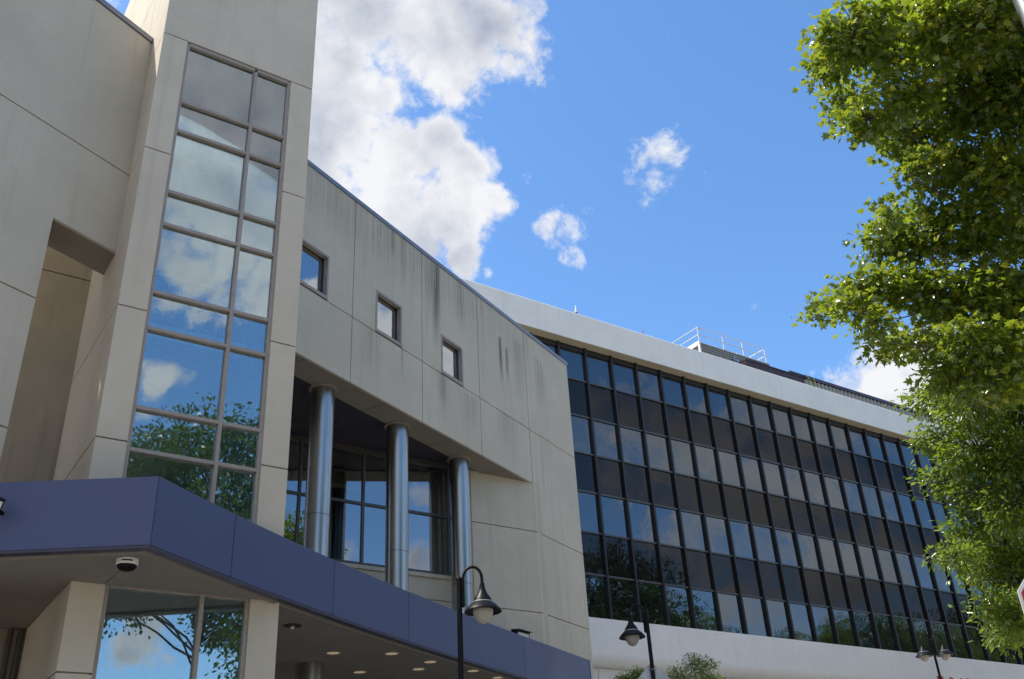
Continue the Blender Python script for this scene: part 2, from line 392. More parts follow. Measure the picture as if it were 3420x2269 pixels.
# panels
VJ = [S_W0, -4.8, 0.0]
sw_panel(rect(S_W0, -4.8, ZJ, ZP), sw); sw_panel(rect(-4.8, 0.6, ZJ, ZP), sw)
sw_panel(rect(S_W0, -4.8, 9.41, ZJ), sw)
sw_panel([(-4.8+GAP, 9.41+GAP), (S_JAMB, 9.41+GAP), (S_JAMB, ZS), (0.6, ZS), (0.6, ZJ-GAP), (-4.8+GAP, ZJ-GAP)], sw)
for z0, z1 in ((7.33, 9.41), (3.6, 7.33), (-0.5, 3.6)):
    sw_panel(rect(S_W0, -4.8, z0, z1), sw); sw_panel([(-4.8+GAP, z0+GAP), (S_JAMB, z0+GAP), (S_JAMB, z1-GAP), (-4.8+GAP, z1-GAP)], sw)
UP = [2.0, 5.94, 8.53, 11.06, 13.57, S_END]
for k in range(5):
    s0, s1 = UP[k], UP[k+1]
    if k < 3:
        w0, w1 = WIN[k]
        sw_panel([(s0+GAP, ZJ+GAP), (w0, ZJ+GAP), (w0, ZW1), (w1, ZW1), (w1, ZJ+GAP), (s1-GAP, ZJ+GAP), (s1-GAP, ZP-0.001), (s0+GAP, ZP-0.001)], sw)
    else:
        sw_panel([(s0+GAP, ZJ+GAP), (s1-(GAP if k < 4 else 0), ZJ+GAP), (s1-(GAP if k < 4 else 0), ZP-0.001), (s0+GAP, ZP-0.001)], sw)
for k in range(4): sw_panel(rect(UP[k], UP[k+1], ZS-GAP, ZJ), sw)
for z0, z1 in ((ZL1, ZJ), (ZL2, ZL1), (4.2, ZL2), (-0.5, 4.2)):
    sw_panel([(S_COR+(GAP if z0 > 9 else 0), z0+GAP), (S_END, z0+GAP), (S_END, z1-GAP), (S_COR+(GAP if z0 > 9 else 0), z1-GAP)], sw)
# end face panels of the wall
MB().prism([SW(S_END-0.06, 0.062, -0.5), SW(S_END, 0.062, -0.5), SW(S_END, 0.062, ZP-0.02), SW(S_END-0.06, 0.062, ZP-0.02)], Vector(), -NC*0.66).build('panel', 'screen_concrete', sw)
# soffit panels under the screen wall
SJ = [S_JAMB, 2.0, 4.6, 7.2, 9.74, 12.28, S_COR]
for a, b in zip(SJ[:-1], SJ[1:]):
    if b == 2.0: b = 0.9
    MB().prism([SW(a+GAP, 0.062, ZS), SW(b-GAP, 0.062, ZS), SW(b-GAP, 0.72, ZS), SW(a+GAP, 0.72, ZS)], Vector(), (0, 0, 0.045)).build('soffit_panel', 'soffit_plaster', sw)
# metal coping
cp = MB()
for a, b in ((S_W0, 0.75), (2.9, S_END+0.03)): cp.prism([SW(a, -0.03, ZP), SW(b, -0.03, ZP), SW(b, 0.76, ZP), SW(a, 0.76, ZP)], Vector(), (0, 0, 0.11))
cp.build('coping', 'coping_metal', EB)
# small square windows of the screen wall
for i, (w0, w1) in enumerate(WIN):
    fr = MB(); F_ = 0.055
    for (a, b, c, d) in ((w0, w1, ZW1-F_, ZW1), (w0, w1, ZW0-0.04, ZW0+F_-0.02), (w0, w0+F_, ZW0+F_-0.02, ZW1-F_), (w1-F_, w1, ZW0+F_-0.02, ZW1-F_)):
        fr.prism([SW(a, 0, c), SW(b, 0, c), SW(b, 0, d), SW(a, 0, d)], -NC*(-0.012), -NC*0.16)
    wn = fr.build('window', 'frame_metal', EB)
    inr = MB(); a0, a1, c0, c1 = w0+F_, w1-F_, ZW0+F_-0.02, ZW1-F_
    for (a, b, c, d) in ((a0, a1, c1-0.022, c1), (a0, a1, c0, c0+0.022), (a0, a0+0.022, c0+0.022, c1-0.022), (a1-0.022, a1, c0+0.022, c1-0.022)):
        inr.prism([SW(a, 0, c), SW(b, 0, c), SW(b, 0, d), SW(a, 0, d)], -NC*0.10, -NC*0.155)
    inr.build('sash', 'black_mullion', wn)
    MB().prism([SW(a0, 0, c0), SW(a1, 0, c0), SW(a1, 0, c1), SW(a0, 0, c1)], -NC*0.12, -NC*0.13).build('pane', 'room_glass', wn)
    if i == 0:
        bl = [SW(a0+0.62, 0.17, c0-0.03), SW(a1-0.02, 0.17, c0-0.03), SW(a1-0.02, 0.17, c1+0.03), SW(a0+0.62, 0.17, c1+0.03)]
    else:
        bl = [SW(a0-0.04, 0.17, c0-0.03), SW(a1+0.04, 0.17, c0-0.03), SW(a1+0.04, 0.17, c1+0.03), SW(a0-0.04, 0.17, c1+0.03)]
    MB().prism(bl, Vector(), -NC*0.01).build('blind', 'interior_white', wn)
# mass behind the screen wall (rooms behind the small windows; also closes the building at the back)
rooms = MB()
rooms.prism([SW(3.2, 0.7, 0), SW(S_COR+0.3, 0.7, 0), Vector((22, 34, 0)), Vector((5.2, 34, 0))], (0, 0, ZS+0.12), (0, 0, ZP-0.4))
rooms.build('upper_rooms', 'tower_concrete', EB)

# ---- tower
XL, XR, YT = 2.366, 5.18, 13.415
TOPZ, YB = 20.6, 19.5
WX0, WX1 = 2.79, 4.755
ZTJ = [-0.5, 4.1, 7.25, 9.39, 12.42, 15.02, 17.45, TOPZ]
tw = MB()
tw.box(XL+0.06, WX0-0.05, YT+0.06, YT+0.45, -0.5, TOPZ)
tw.box(WX1+0.05, XR-0.06, YT+0.06, YT+0.45, -0.5, TOPZ)
tw.box(WX0-0.05, WX1+0.05, YT+0.06, YT+0.45, 15.06, TOPZ)
tw.box(XL+0.06, XL+0.40, YT+0.45, YB-0.06, -0.5, TOPZ)
tw.box(XR-0.40, XR-0.06, YT+0.45, YB-0.06, -0.5, TOPZ)
tw.box(XL+0.40, XR-0.40, YB-0.40, YB-0.06, -0.5, TOPZ)
tower = tw.build('tower', 'tower_concrete', EB)
def tp(x0, x1, y0, y1, z0, z1): return box('panel', x0, x1, y0, y1, z0, z1, 'tower_concrete', tower)
for z0, z1 in zip(ZTJ[:-1], ZTJ[1:]):
    a, b = z0+GAP, z1-GAP
    if z0 < 15.0:
        tp(XL, WX0, YT, YT+0.06, a, b); tp(WX1, XR, YT, YT+0.06, a, b)
    else: tp(XL, XR, YT, YT+0.06, a, b)
    if z0 < 15.0:
        tp(XL, XL+0.06, YT+0.062, 16.43-GAP, a, b); tp(XL, XL+0.06, 16.43+GAP, YB, a, b)
    else:
        ys = [YT+0.062, 14.85, 15.55, 17.6, YB]
        for y0, y1 in zip(ys[:-1], ys[1:]): tp(XL, XL+0.06, y0+GAP*0.6, y1-GAP*0.6, a, b)
    tp(XR-0.06, XR, YT+0.062, YB, a, b)
# tower glazing: frame members and panes
BARS = [15.02, 13.645, 13.0, 11.705, 11.055, 9.775, 9.13, 7.815, 7.16, 5.86, 5.24, 3.2, 1.2, -0.3]
MX = 4.08; FW = 0.056
tf = MB()
tf.box(WX0+0.002, WX0+FW, YT+0.03, YT+0.16, -0.4, 15.0); tf.box(WX1-FW, WX1-0.002, YT+0.03, YT+0.16, -0.4, 15.0)
tf.box(MX-FW/2, MX+FW/2, YT+0.012, YT+0.14, -0.4, 14.93)
for i, z in enumerate(BARS):
    h = FW/2
    z = z-0.04 if i == 0 else z
    tf.box(WX0+FW, MX-FW/2, YT+0.02, YT+0.13, z-h, z+h); tf.box(MX+FW/2, WX1-FW, YT+0.02, YT+0.13, z-h, z+h)
tframe = tf.build('window_frame', 'frame_metal', EB)
for i in range(len(BARS)-1):
    zt = BARS[i]-FW/2-(0.04 if i == 0 else 0); zb = BARS[i+1]+FW/2
    for (xa, xb) in ((WX0+FW, MX-FW/2), (MX+FW/2, WX1-FW)):
        cx, cz = (xa+xb)/2, (zt+zb)/2
        ta, tb = random.gauss(0, 0.0028), random.gauss(0, 0.0028)
        qd = [(xa-0.005, YT+0.08-ta-tb, zb-0.005), (xb+0.005, YT+0.08+ta-tb, zb-0.005), (xb+0.005, YT+0.08+ta+tb, zt+0.005), (xa-0.005, YT+0.08-ta+tb, zt+0.005)]
        MB().prism(qd, Vector(), (0, 0.008, 0)).build('pane', 'tower_glass', tframe)
sk = obj('added_skylight', [(XL+0.39, YT+0.44, TOPZ+0.01), (XR-0.39, YT+0.44, TOPZ+0.01), (XR-0.39, YB-0.39, TOPZ+0.01), (XL+0.39, YB-0.39, TOPZ+0.01)], [(0, 1, 2, 3)], 'added_diffuser', EB)  # unseen roof panel, added to brighten the inside of the stair tower
# interior of the stair tower
SLABS = [17.8, 13.85, 9.9, 5.95]
for z in SLABS:
    if z < 17: box('floor_slab', XL+0.432, XR-0.432, 14.62, 16.9, z-0.26, z, 'interior_white', EB)
box('inner_wall', XL+0.402, XR-0.402, 18.9, 19.0, 0, TOPZ-0.2, 'interior_white', EB)
box('inner_lining', XR-0.43, XR-0.402, YT+0.46, 18.89, 0, TOPZ-0.2, 'interior_white', EB)
box('inner_lining', XL+0.402, XL+0.43, YT+0.46, 18.89, 0, TOPZ-0.2, 'interior_white', EB)
for z in SLABS[1:]:
    g1 = MB(); yr = 14.66
    g1.tube([(XL+0.41, yr, z+0.97), (XR-0.41, yr, z+0.97)], 0.028, 8)
    for x in (2.85, 4.2, 4.72): g1.box(x-0.022, x+0.022, yr-0.02, yr+0.02, z+0.002, z+0.95)
    gd = g1.build('guard_rail', 'rail_white', EB)
    ms = MB()
    for k in range(40):
        x = XL+0.42+k*0.05
        if x < XR-0.42: ms.box(x-0.004, x+0.004, yr-0.004, yr+0.004, z+0.08, z+0.88)
    for k in range(17): ms.box(XL+0.42, XR-0.42, yr-0.006, yr+0.002, z+0.08+k*0.05-0.004, z+0.08+k*0.05+0.004)
    ms.build('mesh_infill', 'rail_white', gd)
for z0, z1, x0, x1 in ((9.9, 11.9, 4.6, 2.9), (5.95, 7.9, 4.6, 2.9), (13.85, 15.9, 4.6, 2.9), (2.0, 3.95, 4.6, 2.9)):
    MB().prism([(x0, 15.3, z0-0.25), (x1, 15.3, z1-0.25), (x1, 15.3, z1), (x0, 15.3, z0)], Vector(), (0, 1.1, 0)).build('stair_flight', 'interior_white', EB)
_a, _b = at_z((752, 1692), 7.3), at_z((793, 1665), 7.3)
MB().prism([_a+Vector((-0.09, 0, 0)), _b+Vector((-0.09, 0, 0)), _b+Vector((0.09, 0, 0)), _a+Vector((0.09, 0, 0))], Vector(), (0, 0, 0.05)).build('ceiling_tube', 'tube_lit', EB)

# ---- tan wall seen through the opening left of the tower
tanw = box('rear_wall', -7.0, XL-0.002, 16.45, 16.9, -0.5, 17.3, 'tan_concrete', EB)  # top raised out of view to block sun from the tower's left side
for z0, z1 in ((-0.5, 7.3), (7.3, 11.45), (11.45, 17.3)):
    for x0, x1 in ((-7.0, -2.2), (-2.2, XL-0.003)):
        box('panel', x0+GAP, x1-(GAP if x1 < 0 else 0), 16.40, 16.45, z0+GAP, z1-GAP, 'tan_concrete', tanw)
for x in (2.16, 2.30):
    MB().tube([(x, 16.30, -0.3), (x, 16.30, 5.2)], 0.045, 10).build('downpipe', 'grey_transom', EB)

# ---- recessed front with the clerestory windows behind the columns
YW = 20.05
rw = MB()
rw.box(XR, 12.06, YW+0.02, YW+0.3, 5.9, 7.98)
rw.box(12.06, 12.70, YW+0.05, YW+0.3, 5.9, ZS+0.1)
rfront = rw.build('recessed_wall', 'tower_concrete', EB)
for x0, x1 in ((XR, 8.6), (8.6, 12.05)):
    box('panel', x0+GAP, x1-GAP, YW-0.03, YW+0.02, 7.41+GAP, 7.93, 'tower_concrete', rfront)
    box('panel', x0+GAP, x1-GAP, YW-0.03, YW+0.02, 5.9, 7.41-GAP, 'tower_concrete', rfront)
box('sill', XR, 12.06, YW-0.08, YW+0.05, 7.932, 8.02, 'tower_concrete', rfront)
# return wall to the right of the windows, down from the soffit
for z0, z1 in ((ZL1, ZS+0.05), (ZL2, ZL1), (4.2, ZL2), (-0.5, 4.2)):
    box('panel', 12.70, SW(S_COR, 0, 0).x-0.001, YW+0.03, YW+0.09, z0+GAP, z1-GAP, 'screen_concrete', rfront)
box('return_core', 12.72, SW(S_COR, 0, 0).x+0.25, YW+0.09, YW+0.4, -0.5, ZS+0.05, 'screen_concrete', rfront)
cl = MB()
c1_, c2_ = SW(3.0, 0.70, 0), SW(S_COR, 0.70, 0)
cl.prism([Vector((XR, c1_.y, 0)), c1_, c2_, Vector((c2_.x, YW+0.5, 0)), Vector((XR, YW+0.5, 0))], (0, 0, ZS+0.03), (0, 0, ZS+0.10))
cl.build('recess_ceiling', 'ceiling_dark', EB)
rf = MB(); mx = [XR, 6.45, 8.05, 9.65, 11.9]
rf.box(XR, 12.06, YW-0.05, YW+0.08, ZS-0.09, ZS+0.028); rf.box(XR, 12.06, YW-0.04, YW+0.06, 8.022, 8.09)
rf.box(11.97, 12.06, YW-0.04, YW+0.06, 8.09, ZS-0.09)
for x in mx[1:-1]: rf.box(x-0.03, x+0.03, YW-0.04, YW+0.06, 8.09, ZS-0.09)
xs_ = [XR]+[v for x in mx[1:-1] for v in (x-0.03, x+0.03)]+[11.97]
for a, b in zip(xs_[0::2], xs_[1::2]): rf.box(a, b, YW-0.035, YW+0.055, 9.47, 9.535)
rfr = rf.build('clerestory_frame', 'grey_transom', EB)
for a, b in zip(xs_[0::2], xs_[1::2]):
    for z0, z1 in ((8.09, 9.47), (9.535, ZS-0.09)):
        box('pane', a-0.004, b+0.004, YW+0.005, YW+0.015, z0-0.004, z1+0.004, 'recess_glass', rfr)
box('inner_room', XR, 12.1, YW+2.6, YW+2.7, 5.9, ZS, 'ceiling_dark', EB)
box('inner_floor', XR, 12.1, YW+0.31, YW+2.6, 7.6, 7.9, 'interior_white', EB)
MB().lathe([(0.02, 0), (0.07, 0.02), (0.07, 0.06), (0.02, 0.08)], (9.02, YW+0.9, 8.35), 12).build('globe_lamp', 'tube_lit', EB, True)
# ---- stainless columns
COLS = [(7.40, 17.43), (9.70, 18.42), (12.03, 19.54)]
for i, (x, y) in enumerate(COLS):
    c = auto_smooth(MB().lathe([(0.25, -0.5), (0.25, ZS-0.0)], (x, y, 0), 48).build('column', 'stainless', EB))
    for z in (8.0, 5.0):
        pass
    auto_smooth(MB().lathe([(0.252, ZS-0.03), (0.305, ZS-0.03), (0.305, ZS-0.005), (0.252, ZS-0.005)], (x, y, 0), 40).build('flange', 'frame_metal', c))
    for z in (8.05-0.18*i, 3.3):
        auto_smooth(MB().lathe([(0.2505, z-0.006), (0.2525, z-0.006), (0.2525, z+0.006), (0.2505, z+0.006)], (x, y, 0), 40).build('seam', 'grey_transom', c))
# ---- storefront under the canopy
stf = MB()
stf.box(XR+0.002, 14.5, YW-0.12, YW, 5.02, 5.30); 
for x in (5.6, 6.9, 8.05, 9.2, 10.4, 11.6, 12.65): stf.box(x-0.04, x+0.04, YW-0.1, YW, 0, 5.02)
stf.box(XR+0.002, 12.69, YW-0.1, YW, 2.55, 2.63)
st = stf.build('storefront_frame', 'grey_transom', EB)
xx = [XR+0.01, 5.6, 6.9, 8.05, 9.2, 10.4, 11.6, 12.65]
for a, b in zip(xx[:-1], xx[1:]):
    box('pane', a+0.036, b-0.036, YW-0.055, YW-0.045, 2.626, 5.024, 'recess_glass', st); box('pane', a+0.036, b-0.036, YW-0.055, YW-0.045, 0, 2.554, 'recess_glass', st)
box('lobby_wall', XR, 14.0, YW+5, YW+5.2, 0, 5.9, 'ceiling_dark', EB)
pl = thing('pendant_lamp', 'warm glowing drum pendant lamp hanging inside the entrance lobby', 'lamp', (7.75, 21.5, 0))
MB().lathe([(0.36, 4.55), (0.40, 4.85), (0.40, 5.12), (0.36, 5.14)], (7.75, 21.5, 0), 28).build('drum', 'pendant_lit', pl, True)
MB().tube([(7.75, 21.5, 5.12), (7.75, 21.5, 5.85)], 0.012, 6).build('stem', 'black_paint', pl)

# ------------------------------------------------------------------ canopy
CN = thing('entrance_canopy', 'blue panelled canopy with pointed corner and long curved front over the entrance', 'canopy', (2.83, 11.54, 0))
ZC0, ZC1 = 5.235, 6.085
CK = [(2.83, 11.54), (4.14, 12.50), (4.84, 12.98), (6.19, 13.87), (8.25, 15.14), (9.70, 15.98), (12.0, 17.27), (15.2, 18.98)]
def curve(n=56):
    """smooth plan curve through the canopy's front"""
    xs = np.array([p[0] for p in CK]); ys = np.array([p[1] for p in CK])
    co = np.polyfit(xs, ys, 3); X = np.linspace(xs[0], xs[-1], n); Y = np.polyval(co, X)
    Y += (ys[0]-Y[0])*np.clip(1-(X-xs[0])/2.0, 0, 1)
    return [Vector((x, y, 0)) for x, y in zip(X, Y)]
CUR = curve()
CORNER = CUR[0]
LEFT_END = Vector((0.08, 13.29, 0))
def offset_path(path, d):
    out = []; n = len(path)
    for i, p in enumerate(path):
        t0 = (path[i]-path[i-1]).normalized() if i > 0 else (path[1]-path[0]).normalized()
        t1 = (path[i+1]-path[i]).normalized() if i < n-1 else t0
        m = Vector((-t0.y, t0.x, 0))+Vector((-t1.y, t1.x, 0)); m *= 2/max(0.2, m.length_squared)
        out.append(p+m*d)
    return out
def ribbon(name, path, z0, z1, d0, d1, mat, parent):
    """solid strip that follows a plan path, between offsets d0 and d1 behind it"""
    a, b = offset_path(path, d0), offset_path(path, d1); mb = MB(); n = len(path)
    v = []
    for p, q in zip(a, b): v += [(p.x, p.y, z0), (p.x, p.y, z1), (q.x, q.y, z1), (q.x, q.y, z0)]
    f = []
    for i in range(n-1):
        for k in range(4): f.append((i*4+k, i*4+(k+1) % 4, (i+1)*4+(k+1) % 4, (i+1)*4+k))
    f += [(0, 1, 2, 3), tuple((n-1)*4+k for k in (3, 2, 1, 0))]
    return mb.add(v, f).build(name, mat, parent)
def cut(path, xa, xb):
    """piece of the curve between two x"""
    out = []
    def lerp(x):
        for p, q in zip(path[:-1], path[1:]):
            if p.x <= x <= q.x: return p+(q-p)*((x-p.x)/(q.x-p.x))
        return path[-1]
    out.append(lerp(xa)); out += [p for p in path if xa+1e-3 < p.x < xb-1e-3]; out.append(lerp(xb)); return out
seams = [at_z(p, ZC0).x for p in ((773, 1924), (1109, 2056), (1370, 2140), (1758, 2262))]
cuts = [CORNER.x]+seams+[CUR[-1].x]
J = 0.006
for a, b in zip(cuts[:-1], cuts[1:]):
    auto_smooth(ribbon('fascia_panel', cut(CUR, a+J, b-J), ZC0, ZC1, 0.0, 0.04, 'blue_panel', CN), 25)
lft = [LEFT_END+(CORNER-LEFT_END)*k for k in (0, 0.37, 1)]
dl = (CORNER-LEFT_END).normalized()
ribbon('fascia_panel', [lft[0], lft[1]-dl*J], ZC0, ZC1, 0, 0.04, 'blue_panel', CN)
ribbon('fascia_panel', [lft[1]+dl*J, lft[2]-dl*J], ZC0, ZC1, 0, 0.04, 'blue_panel', CN)
auto_smooth(ribbon('fascia_backing', CUR, ZC0+0.01, ZC1-0.004, 0.041, 0.08, 'dark_purple', CN), 25)
ribbon('fascia_backing', [lft[0], lft[2]], ZC0+0.01, ZC1-0.004, 0.041, 0.08, 'dark_purple', CN)
# the end of the canopy turns back to the wall
E0 = CUR[-1]; eb = Vector((0.09, 0.996, 0))
MB().prism([E0+Vector((0.0, 0.0, ZC0)), E0+eb*1.2+Vector((0, 0, ZC0)), E0+eb*1.2+Vector((0, 0, ZC1)), E0+Vector((0, 0, ZC1))], (0.003, 0.01, 0), (0.043, 0.01, 0)).build('fascia_panel', 'blue_panel', CN)
# dark lip under the fascia, then the pale plaster edge
for pth in ([LEFT_END]+CUR,):
    auto_smooth(ribbon('lip', pth, ZC0-0.035, ZC0-0.004, 0.004, 0.13, 'dark_purple', CN), 25)
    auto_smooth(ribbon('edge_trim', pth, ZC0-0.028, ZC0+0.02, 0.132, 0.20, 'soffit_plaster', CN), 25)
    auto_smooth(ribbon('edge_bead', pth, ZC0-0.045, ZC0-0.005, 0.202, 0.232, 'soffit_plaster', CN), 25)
# soffit of the canopy in plaster panels and the roof over it
ZSF = ZC0-0.012
inner = offset_path(CUR, 0.234)
innl = offset_path([LEFT_END, CORNER], 0.234)
cin = inner[0]
# meeting point of both inner edges
def isect(p, d, q, e):
    k = ((q.x-p.x)*e.y-(q.y-p.y)*e.x)/(d.x*e.y-d.y*e.x); return p+d*k
CI = isect(innl[0], innl[1]-innl[0], inner[0], inner[1]-inner[0])
inner = [CI]+[p for p in inner[1:] if p.x > CI.x]
def poly_panel(name, pts, mat, z=ZSF, th=0.03, gap=0.007):
    pts = [Vector((p[0], p[1], 0)) for p in pts]
    ar = sum(a.x*b.y-b.x*a.y for a, b in zip(pts, pts[1:]+pts[:1]))
    if ar < 0: pts = pts[::-1]
    n = len(pts); out = []
    for i in range(n):
        d0 = (pts[i]-pts[i-1]).normalized(); d1 = (pts[(i+1) % n]-pts[i]).normalized()
        n0 = Vector((-d0.y, d0.x, 0)); n1 = Vector((-d1.y, d1.x, 0))
        m = (n0+n1); m /= max(0.3, m.length_squared/2)
        out.append(pts[i]+m*gap)
    return MB().prism([p+Vector((0, 0, z)) for p in out], Vector(), (0, 0, th)).build(name, mat, CN)
TL, TR = Vector((XL-0.002, YT-0.002, 0)), Vector((XR+0.002, YT-0.002, 0))
LW = Vector((1.0, 15.2, 0))
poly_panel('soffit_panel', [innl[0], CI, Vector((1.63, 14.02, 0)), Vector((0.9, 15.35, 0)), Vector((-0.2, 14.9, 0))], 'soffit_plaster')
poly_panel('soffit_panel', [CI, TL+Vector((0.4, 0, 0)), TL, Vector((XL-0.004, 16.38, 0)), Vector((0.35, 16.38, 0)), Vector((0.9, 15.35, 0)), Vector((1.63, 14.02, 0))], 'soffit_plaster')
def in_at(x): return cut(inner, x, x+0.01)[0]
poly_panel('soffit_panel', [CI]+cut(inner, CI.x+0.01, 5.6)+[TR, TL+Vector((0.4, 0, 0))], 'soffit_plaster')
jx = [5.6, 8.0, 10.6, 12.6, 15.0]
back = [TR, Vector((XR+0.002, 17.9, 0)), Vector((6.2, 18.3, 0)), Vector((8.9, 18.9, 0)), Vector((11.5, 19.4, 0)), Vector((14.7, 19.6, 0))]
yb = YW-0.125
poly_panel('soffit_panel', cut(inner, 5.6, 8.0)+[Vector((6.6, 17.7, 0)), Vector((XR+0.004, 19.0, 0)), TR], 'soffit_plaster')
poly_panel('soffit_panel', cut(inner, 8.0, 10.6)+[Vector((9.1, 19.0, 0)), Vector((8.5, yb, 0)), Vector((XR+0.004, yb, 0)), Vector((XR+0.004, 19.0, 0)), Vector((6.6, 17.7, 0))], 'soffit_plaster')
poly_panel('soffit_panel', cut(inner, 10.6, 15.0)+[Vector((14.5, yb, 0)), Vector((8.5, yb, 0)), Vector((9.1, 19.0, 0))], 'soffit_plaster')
rp = [LEFT_END+Vector((0.02, 0.1, 0))]+[offset_path([LEFT_END, CORNER], 0.085)[1]+Vector((0, 0.01, 0))]+[p for p in offset_path(CUR, 0.085)[1:]]
roofp = rp+[Vector((15.2, YW-0.04, 0)), Vector((XR+0.003, YW-0.04, 0)), Vector((XR+0.003, YT-0.003, 0)), Vector((XL-0.003, YT-0.003, 0)), Vector((XL-0.003, 16.38, 0)), Vector((-0.3, 16.38, 0)), Vector((-0.3, 13.4, 0))]
MB().prism([p+Vector((0, 0, ZSF+0.05)) for p in roofp], Vector(), (0, 0, 0.55)).build('roof_deck', 'ceiling_dark', CN)
# recessed downlights
for i, p in enumerate([(7.36, 16.34), (8.36, 16.05), (9.40, 16.48), (9.53, 17.17), (8.58, 17.79), (10.66, 16.98), (11.55, 17.45), (5.91, 14.69)]):
    lit = i < 7
    dlt = thing('downlight', 'small round recessed downlight in the canopy soffit'+(', glowing warm' if lit else ', unlit, bare bulb showing'), 'downlight', (p[0], p[1], ZSF), 'lit downlights under the curved canopy' if lit else None)
    auto_smooth(MB().lathe([(0.115, -0.010), (0.145, -0.010), (0.145, -0.001), (0.115, -0.001)], (p[0], p[1], ZSF), 28, True).build('ring', 'frame_metal' if lit else 'rubber_dark', dlt))
    MB().lathe([(0.001, -0.007), (0.114, -0.007), (0.114, -0.002), (0.001, -0.002)], (p[0], p[1], ZSF), 28).build('lens', 'lamp_lit' if lit else 'rubber_dark', dlt)
    if not lit: MB().lathe([(0.01, -0.06), (0.032, -0.045), (0.032, -0.02), (0.02, -0.007)], (p[0], p[1], ZSF), 14).build('bulb', 'lens_white', dlt, True)
# dome camera under the corner
dc = thing('dome_camera', 'white and black dome security camera under the canopy corner', 'camera', (2.75, 12.21, ZSF))
auto_smooth(MB().lathe([(0.13, -0.002), (0.13, -0.06), (0.12, -0.07), (0.01, -0.07)], (2.75, 12.21, ZSF), 36).build('housing', 'white_paint', dc))
auto_smooth(MB().lathe([(0.118, -0.071), (0.108, -0.10), (0.08, -0.13), (0.05, -0.143), (0.002, -0.148)], (2.75, 12.21, ZSF), 36).build('dome', 'black_paint', dc))
vs = MB()
for k in range(14):
    a = math.atan2(-12.21, -2.75)+(k-7)*0.07
    c, s = math.cos(a), math.sin(a)
    vs.box(2.75+0.131*c-0.004, 2.75+0.131*c+0.004, 12.21+0.131*s-0.004, 12.21+0.131*s+0.004, ZSF-0.045, ZSF-0.028)
vs.build('vent_slots', 'rubber_dark', dc)

# floodlights on the canopy
def floodlight(name, label, pos, face, w):
    t = thing(name, label, 'floodlight', pos); p = Vector(pos); f = Vector(face).normalized(); r = Vector((-f.y, f.x, 0)).normalized(); u = r.cross(f)*-1
    if u.z < 0: u = -u
    h = MB(); pts = [p-r*w/2-u*w*0.28, p+r*w/2-u*w*0.28, p+r*w/2+u*w*0.28, p-r*w/2+u*w*0.28]
    h.prism(pts, Vector(), -f*w*0.32).build('housing', 'black_paint', t)
    q = [p-r*w*0.42-u*w*0.2, p+r*w*0.42-u*w*0.2, p+r*w*0.42+u*w*0.2, p-r*w*0.42+u*w*0.2]
    MB().prism(q, f*0.001, f*0.01).build('lens', 'lens_white', t)
    v = [p-r*w/2+u*w*0.285, p+r*w/2+u*w*0.285, p+r*w/2+u*w*0.32, p-r*w/2+u*w*0.32]
    MB().prism(v, f*w*0.12, -f*w*0.32).build('visor', 'black_paint', t)
    return t, p, f, r, u
t, p, f, r, u = floodlight('floodlight', 'dark box floodlight on the canopy roof in front of beige wall', (13.15, 18.75, 6.40), (0.35, -0.9, -0.12), 0.52)
MB().box(13.0, 13.5, 18.95, 19.45, 6.05, 6.22).build('bracket', 'black_paint', t)
lp = at_depth((-28, 1683), (at_z((0, 1700), 5.75)-CO).dot(CF)-0.28)
t, p, f, r, u = floodlight('floodlight', 'black floodlight with pale lens bracketed off the blue fascia', lp, (0.3, -0.9, -0.55), 0.26)
ln = (Vector((CORNER.y-LEFT_END.y, LEFT_END.x-CORNER.x, 0))).normalized()
dist = (lp-LEFT_END).dot(ln)
MB().tube([lp-f*0.06, Vector((lp.x, lp.y, lp.z-0.02))-ln*dist*0.98], 0.025, 8).build('arm', 'black_paint', t)

# ------------------------------------------------------------------ dark glass office building
GB = thing('office_building', 'long office building with black glass grid between white stucco bands', 'building', (24, 30, 0))
GY, GX0, GX1 = 30.0, 17.77, 63.0
ROWS = [22.56, 20.76, 19.0, 17.26, 15.52, 13.77, 12.03, 10.27]
cols = []; x = 25.30-1.512*5
while x < GX1: cols.append(x); x += 1.512
box('core', cols[0], cols[-1], GY+0.12, GY+14, 8.6, 23.7, 'ceiling_dark', GB)
box('podium_core', cols[0], cols[-1], GY+1.01, GY+14, 0.2, 8.599, 'ceiling_dark', GB)
wall = box('curtain_wall', cols[0], cols[-1], GY+0.07, GY+0.119, 10.2, 22.6, 'black_mullion', GB)
for x in cols: box('mullion', x-0.05, x+0.05, GY-0.10, GY+0.069, 10.27, 22.62, 'black_mullion', wall)
bar = None
for i, z in enumerate(ROWS):
    for a, b in zip(cols[:-1], cols[1:]):
        if i == 0:
            if bar is None or True: box('head_panel', a+0.056, b-0.056, GY-0.02, GY+0.069, 22.22, 22.60, 'black_mullion', wall)
        elif i < 7: box('transom', a+0.056, b-0.056, GY-0.035, GY+0.069, z-0.035, z+0.035, 'grey_transom', wall)
